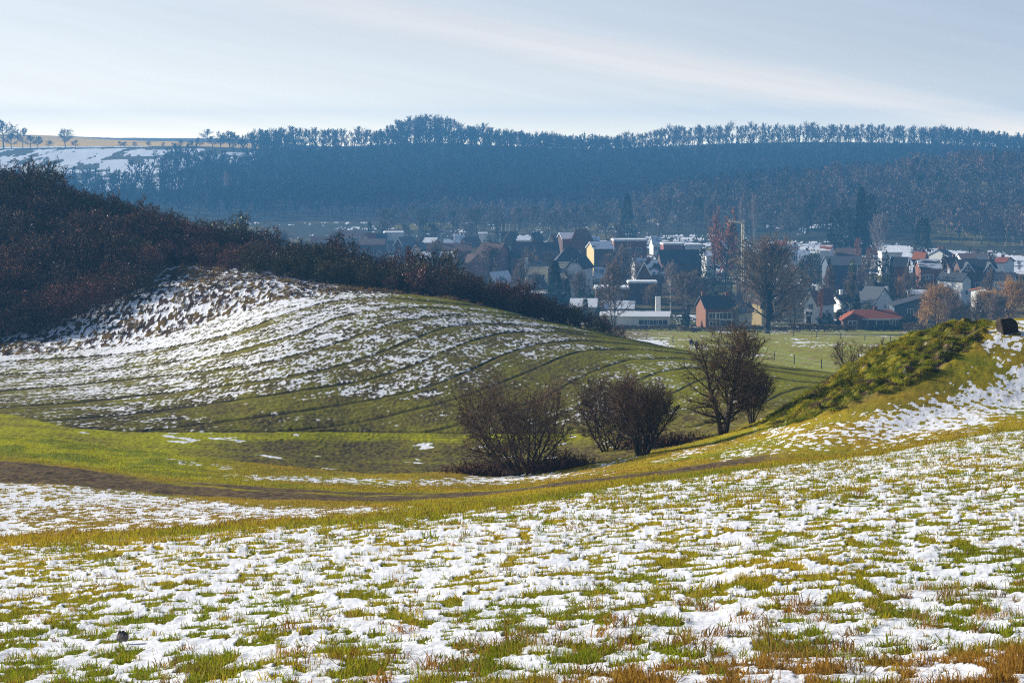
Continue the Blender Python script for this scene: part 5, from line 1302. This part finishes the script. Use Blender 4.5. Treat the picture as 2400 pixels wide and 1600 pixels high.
fence('wire fence of dark posts on the meadow in front of the works building', [(1452, 445), (1516, 415), (1578, 380)])
fence('wire fence along the far edge of the meadow before the hedges', [(1690, 470), (1750, 460), (1806, 447), (1862, 440), (1916, 425), (1972, 410), (2029, 398), (2090, 385)])
# walkers
def walker(label, px, Y, turn_, coat, legs, hat, seed, h=1.72):
    k = h / 1.72
    r = empty('person', (ux(px, Y), Y, gz1(ux(px, Y), Y) + .0), turn_)
    def skin(name, verts, edges, radii, m, parent):
        me = bpy.data.meshes.new(name); me.from_pydata([tuple(c * k for c in v) for v in verts], edges, [])
        o = bpy.data.objects.new(name, me); col.objects.link(o); o.parent = parent
        md = o.modifiers.new('Skin', 'SKIN'); md.use_smooth_shade = True
        for i, sv in enumerate(me.skin_vertices[0].data):
            sv.radius = (radii[i][0] * k, radii[i][1] * k); sv.use_root = (i == 0)
        o.modifiers.new('Subdivision', 'SUBSURF').levels = 2; o.modifiers['Subdivision'].render_levels = 2
        me.materials.append(MAT[m]); return o
    V = [(0, 0, .95), (0, .01, 1.15), (0, 0, 1.38), (0, -.02, 1.50), (0, -.03, 1.60), (0, -.03, 1.70),
         (.19, 0, 1.40), (.25, .05, 1.14), (.24, -.06, .90), (.24, -.09, .80), (-.19, 0, 1.40), (-.25, -.05, 1.14), (-.24, -.14, .92), (-.24, -.17, .82),
         (.10, 0, .88), (.11, -.12, .50), (.11, -.10, .10), (.12, -.24, .05), (-.10, 0, .88), (-.11, .08, .50), (-.11, .24, .14), (-.12, .14, .05)]
    E = [(0, 1), (1, 2), (2, 3), (3, 4), (4, 5), (2, 6), (6, 7), (7, 8), (8, 9), (2, 10), (10, 11), (11, 12), (12, 13), (0, 14), (14, 15), (15, 16), (16, 17), (0, 18), (18, 19), (19, 20), (20, 21)]
    Rr = [(.16, .12), (.15, .11), (.18, .12), (.06, .06), (.085, .10), (.075, .09), (.07, .07), (.055, .055), (.045, .045), (.045, .05), (.07, .07), (.055, .055), (.045, .045), (.045, .05),
          (.10, .10), (.075, .075), (.055, .06), (.045, .04), (.10, .10), (.075, .075), (.055, .06), (.045, .04)]
    b = skin('body', V, E, Rr, 'skin', r)
    skin('coat', V[:4] + [V[6], V[7], V[8], V[10], V[11], V[12], (0, .01, .82)], [(0, 1), (1, 2), (2, 3), (2, 4), (4, 5), (5, 6), (2, 7), (7, 8), (8, 9), (0, 10)],
         [(.20, .16), (.18, .145), (.205, .15), (.09, .09), (.09, .09), (.075, .075), (.065, .065), (.09, .09), (.075, .075), (.065, .065), (.215, .17)], coat, r)
    skin('trousers', [V[0]] + V[14:17] + V[18:21], [(0, 1), (1, 2), (2, 3), (0, 4), (4, 5), (5, 6)], [(.17, .13), (.12, .12), (.09, .09), (.075, .08), (.12, .12), (.09, .09), (.075, .08)], legs, r)
    skin('hat', [(0, -.02, 1.66), (0, -.015, 1.75)], [(0, 1)], [(.095, .11), (.07, .08)], hat, r)
    return tag(r, label, 'person')
mat('skin', (.50, .33, .25), var=.05)
mat('cloth_dark', (.018, .020, .026), var=.2)
mat('cloth_white', (.62, .62, .60), var=.1)
mat('cloth_brown', (.075, .048, .034), var=.2)
mat('cloth_hat', (.06, .015, .015), var=.2)
walker('person in a dark jacket and white trousers walking on the meadow path', 1622, 338, 2.6, 'cloth_dark', 'cloth_white', 'cloth_dark', 1, 1.78)
walker('person in brown clothes walking beside the person in white trousers', 1634, 334, 2.8, 'cloth_brown', 'cloth_brown', 'cloth_hat', 2, 1.68)
# stump on the mound
def lumpy(name, rings, m, seed, amp=.12, seg=22):
    rs = np.random.RandomState(seed); V = []; ph = rs.rand(6) * 6.28
    for (z, r, ox, oy) in rings:
        for k in range(seg):
            a = k * 2 * math.pi / seg
            w = 1 + amp * (math.sin(3 * a + ph[0]) + .6 * math.sin(5 * a + ph[1] + z * 3) + .5 * math.sin(9 * a + ph[2])) + rs.normal() * amp * .25
            V.append((ox + r * w * math.cos(a), oy + r * w * math.sin(a), z + rs.normal() * amp * .06))
    Q = [(i * seg + k, i * seg + (k + 1) % seg, (i + 1) * seg + (k + 1) % seg, (i + 1) * seg + k) for i in range(len(rings) - 1) for k in range(seg)]
    n = len(V); V += [(rings[0][2], rings[0][3], rings[0][0]), (rings[-1][2], rings[-1][3], rings[-1][0])]
    T = [(n, (k + 1) % seg, k) for k in range(seg)] + [(n + 1, (len(rings) - 1) * seg + k, (len(rings) - 1) * seg + (k + 1) % seg) for k in range(seg)]
    return V, Q, T
sx_, sy_ = ux(2362, 92.5), 92.5
st = tag(empty('tree_stump', (sx_, sy_, gz1(sx_, sy_))), 'dark weathered tree stump on top of the snowy mound', 'stump')
V, Q, T = lumpy('stump', [(-.3, .52, .05, 0), (.0, .40, .05, 0), (.12, .34, .03, 0), (.30, .32, -.02, 0), (.44, .31, -.06, 0), (.53, .25, -.09, 0)], None, 5, .22)
mesh_np('trunk', V, Q, T, MAT['wood_dark'], st)
V, Q, T = lumpy('cut', [(.49, .20, -.07, 0), (.535, .17, -.07, 0)], None, 4, .15); mesh_np('cut_face', V, Q, T, MAT['wood_cut'], st)
# rock, sticks and a branch in the snowy meadow
def ground_Y(px, py, lo, hi):
    Y = np.linspace(lo, hi, 4000); x = np.array([at(px, py, y)[0] for y in (lo, hi)]); X = x[0] + (x[1] - x[0]) * (Y - lo) / (hi - lo)
    return float(Y[np.argmin(np.abs(gz(X, Y) + slope(py) * Y))])
def put(px, py, lo=14, hi=60):
    Y = ground_Y(px, py, lo, hi); x = at(px, py, Y)[0]
    return (x, Y, gz1(x, Y))
rs_ = np.random.RandomState(6); V, Q, T = lumpy('rock', [(-.03, .028, 0, 0), (.0, .046, 0, 0), (.03, .042, .004, 0), (.055, .024, -.006, 0), (.062, .008, -.008, 0)], None, 9, .13, 18)
V = [(v[0] * 1.05, v[1] * .9, v[2] * .85) for v in V]
o = mesh_np('rock', V, Q, T, MAT['stone'], None, False); p_ = put(287, 1508); o.location = (p_[0], p_[1], p_[2] + .045); tag(o, 'small grey rock lying on the snow at the lower left', 'rock')
def stick(label, px, py, pts, r):
    S = [(*a, *b, r * (1 - .5 * i / len(pts)), r * (1 - .5 * (i + 1) / len(pts))) for i, (a, b) in enumerate(zip(pts[:-1], pts[1:]))]
    V, Q = tubes(S, 5); o = mesh_np('stick', V, Q, None, MAT['bark_near']); o.location = put(px, py); return tag(o, label, 'stick')
stick('short dark bent stick poking out of the snow at the bottom edge', 1668, 1594, [(.03, 0, 0), (.01, 0, .06), (-.035, .02, .10), (-.045, .03, .115)], .006)
stick('short dark upright stick among rusty grass at the lower right', 1802, 1528, [(0, 0, 0), (.004, .01, .06), (-.004, .01, .13)], .005)
# street lamps and poles in the village
def lamp(label, px, D, top, arm=1.2, mt_='steel_grey'):
    x = ux(px, D); z = gz1(x, D); h = -float(slope(top)) * D - z
    r = empty('street_lamp', (x, D, z)); m = MB(); m.rod((0, 0, -.3), (0, 0, h), .11, .07, 6); m.build('pole', MAT[mt_], r)
    m = MB(); m.rod((0, 0, h - .05), (-arm, 0, h + .15), .05, n=5); m.build('arm', MAT[mt_], r)
    m = MB(); m.box(-arm - .5, -arm + .05, -.14, .14, h + .08, h + .24); m.build('lamp_head', MAT['trim_white'], r)
    return tag(r, label, 'street lamp')
lamp('grey street lamp beside the columnar conifers', 2010, 592, 621)
lamp('street lamp with a white head left of the pale birch', 2030, 585, 662, 1.5)
lamp('grey street lamp in front of the white triangular gable', 2084, 545, 690, .8)
lamp('grey street lamp before the low brown hall', 2151, 560, 678, .8)
lamp('grey street lamp in the hazy valley left of the village', 721, 880, 521, 1.0)
def pole(label, px, D, top, r0=.1):
    x = ux(px, D); z = gz1(x, D); h = -float(slope(top)) * D - z
    r = empty('utility_pole', (x, D, z)); m = MB(); m.rod((0, 0, -.3), (0, 0, h), r0, r0 * .7, 6); m.build('pole', MAT['steel_grey'], r)
    m = MB(); m.box(-.55, .55, -.05, .05, h - .35, h - .22); m.build('crossarm', MAT['steel_grey'], r)
    return tag(r, label, 'pole')
pole('slim pale mast above the thicket at the left village end', 766, 840, 538)
pole('white pole at the lane below the white gabled house', 1885, 482, 752)
pole('white pole beside the brick house with dormer roof', 1716, 498, 745)

# ------------------------------------------------------------------ grass blades
def blades(name, n, sampler, hh, ww, colf, seed, bend=.5):
    rs = np.random.RandomState(seed)
    x, y, z, hs, C = sampler(rs, n)
    n = len(x)
    h = hh * hs * rs.uniform(.5, 1.25, n); w = ww * rs.uniform(.7, 1.3, n)
    a = rs.rand(n) * 6.28; ln = np.abs(rs.normal(size=n)) * bend; ln2 = ln * 2.4 + .1
    d = np.stack([np.cos(a), np.sin(a)], 1); wa = rs.rand(n) * 6.28
    wv = np.stack([np.cos(wa) * w, np.sin(wa) * w, np.zeros(n)], 1)
    b = np.stack([x, y, z - .015], 1)
    m = b + np.stack([d[:, 0] * h * ln * .5, d[:, 1] * h * ln * .5, h * .62], 1)
    t = b + np.stack([d[:, 0] * h * ln2 * .6, d[:, 1] * h * ln2 * .6, h * np.clip(1.05 - .28 * ln2, .45, 1.1)], 1)
    V = np.stack([b - wv, b + wv, m + wv * .75, m - wv * .75, t], 1).reshape(-1, 3)
    k = np.arange(n)[:, None] * 5
    Q = k + np.array([[0, 1, 2, 3]]); T = k + np.array([[3, 2, 4]])
    c = np.repeat(np.concatenate([C, np.ones((n, 1))], 1), 5, 0)
    return tag(mesh_np(name, V, Q, T, MAT['blades'], None, False, {'tint': c}), kind='stuff')
def near_sampler(y0, y1, power, clump, hmul=1.0, mound_only=False, keep=1.0):
    def f(rs, n):
        m = int(n / clump)
        inv = rs.rand(m)
        Y = 1 / (1 / y0 + (1 / y1 - 1 / y0) * inv) if power == 2 else y0 * (y1 / y0) ** inv
        U = rs.uniform(-450, 2850, m)
        x, y = ux(U, Y), Y
        x = np.repeat(x, clump) + rs.normal(size=m * clump) * .035 * (1 + Y.repeat(clump) / 60); y = np.repeat(y, clump) + rs.normal(size=m * clump) * .05 * (1 + Y.repeat(clump) / 60)
        U = 1200 + F * x / y; z = HU(U, y)
        A, sn, dz, gh, zone, mound, px, py = ground(U, y, x, y, z)
        cl = np.repeat(rs.rand(m), clump)
        ok = (rs.rand(len(x)) < gh ** 1.3 * keep + .035) & (zone == 0)
        if mound_only: ok = ok & (mound > .4) & (rs.rand(len(x)) < keep)
        else: ok = ok & (mound < .5)
        A = A * (.75 + .5 * rs.rand(len(x), 1)) * (.8 + .4 * cl[:, None]) * 1.12
        straw = rs.rand(len(x)) < .16
        A[straw] = np.array([.30, .19, .06]) * (.7 + .6 * rs.rand(straw.sum(), 1))
        hs = (.36 + 1.0 * cl ** 2) * hmul * np.where(y > cE(U) + 2, .6, 1) * (1 + .1 * smooth(1430, 1560, py) * smooth(1000, 1700, px)) * (.45 + .55 * gh)
        return x[ok], y[ok], (z + dz)[ok], hs[ok], A[ok]
    return f
blades('grass', 540000, near_sampler(12.5, 36, 2, 7), .085, .0036, None, 1, .6)
blades('grass', 380000, near_sampler(34, 60, 1, 6), .10, .0065, None, 2, .6)
blades('grass', 280000, near_sampler(58, 97, 1, 6, 1.0), .11, .011, None, 3, .6)
def tussocks(rs, n, test, per, rad, y0, y1, u0, u1, pal):
    m = n // per
    Y = rs.uniform(y0, y1, m); U = rs.uniform(u0, u1, m); x = ux(U, Y)
    A, sn, dz, gh, zone, mound, px, py = ground(U, Y, x, Y, HU(U, Y))
    ok = test(rs, U, Y, mound, sn, px, py); x, Y = x[ok], Y[ok]; m = len(x)
    cl = pal(rs, m); ch = .6 + .8 * rs.rand(m)
    a = rs.rand(m, per) * 6.28; r = rad * np.sqrt(rs.rand(m, per)) * ch[:, None]
    X = (x[:, None] + np.cos(a) * r).ravel(); YY = (Y[:, None] + np.sin(a) * r).ravel()
    U2 = 1200 + F * X / YY; Z = HU(U2, YY); dz2 = ground(U2, YY, X, YY, Z)[2]
    hs = np.repeat(ch, per) * (1.1 - .6 * (r / (rad * ch[:, None])).ravel() ** 2)
    C = np.repeat(cl, per, 0) * (.7 + .6 * rs.rand(m * per, 1))
    return X, YY, Z + dz2, hs, C
def pal_mound(rs, m):
    k = rs.rand(m, 1)
    return np.where(k < .45, GREEN * .9, np.where(k < .72, BRIGHT * .9, np.where(k < .86, YELLOW * .8, BRAMBLE * 1.6))) * (.6 + .7 * rs.rand(m, 1))
blades('tussocks', 110000, lambda rs, n: tussocks(rs, n, lambda rs, U, Y, mo, sn, px, py: (mo > .35), 90, .20, 80, 97, 1750, 2345, pal_mound), .125, .011, None, 4, 1.2)
def pal_bank(rs, m):
    k = rs.rand(m, 1)
    return np.where(k < .5, BRAMBLE * 1.1, np.where(k < .85, STRAW * .6, STRAW)) * (.6 + .7 * rs.rand(m, 1))
blades('rough_grass', 90000, lambda rs, n: tussocks(rs, n, lambda rs, U, Y, mo, sn, px, py: (Y > cCy(U) + 2) & (rs.rand(len(U)) < .12 + .88 * smooth(.46, .58, fbm(ux(U, Y) / 2.2, Y / 3.5, 3))), 26, .24, 190, 232, -60, 1150, pal_bank), .32, .018, None, 5, 1.0)

def pal_near(rs, m):
    k = rs.rand(m, 1)
    return np.where(k < .5, GREEN, np.where(k < .82, YELLOW, np.where(k < .93, STRAW, RUST))) * (.7 + .6 * rs.rand(m, 1))
blades('grass_tufts', 19000, lambda rs, n: tussocks(rs, n, lambda rs, U, Y, mo, sn, px, py: (Y < cE(U) - 1), 22, .055, 13.5, 34, -60, 2460, pal_near), .085, .0036, None, 6, .8)
blades('grass_tufts', 15000, lambda rs, n: tussocks(rs, n, lambda rs, U, Y, mo, sn, px, py: (Y < cE(U)) & (rs.rand(len(U)) < .8), 18, .09, 30, 62, -60, 2460, pal_near), .10, .0065, None, 7, .8)
def pal_rust(rs, m): return np.where(rs.rand(m, 1) < .6, RUST, STRAW) * (.6 + .7 * rs.rand(m, 1))
blades('dead_grass_tufts', 6500, lambda rs, n: tussocks(rs, n, lambda rs, U, Y, mo, sn, px, py: rs.rand(len(U)) < .25 + .6 * smooth(700, 1700, U), 46, .11, 13.6, 19, 300, 2460, pal_rust), .13, .0036, None, 8, .9)

# ------------------------------------------------------------------ winter air over the valley
hz = MB(); hz.box(-1720, 1720, -60, 2625, -42, 32)
hm = bpy.data.materials.new('haze'); hm.use_nodes = True; t = hm.node_tree; t.nodes.clear()
pv = N(t, 'ShaderNodeVolumePrincipled'); pv.inputs['Color'].default_value = (.15, .50, 1.0, 1); pv.inputs['Absorption Color'].default_value = (0, 0, 0, 1); pv.inputs['Density'].default_value = .00030; pv.inputs['Anisotropy'].default_value = .1
t.links.new(pv.outputs[0], N(t, 'ShaderNodeOutputMaterial').inputs['Volume'])
o = hz.build('haze', hm); tag(o, kind='stuff')
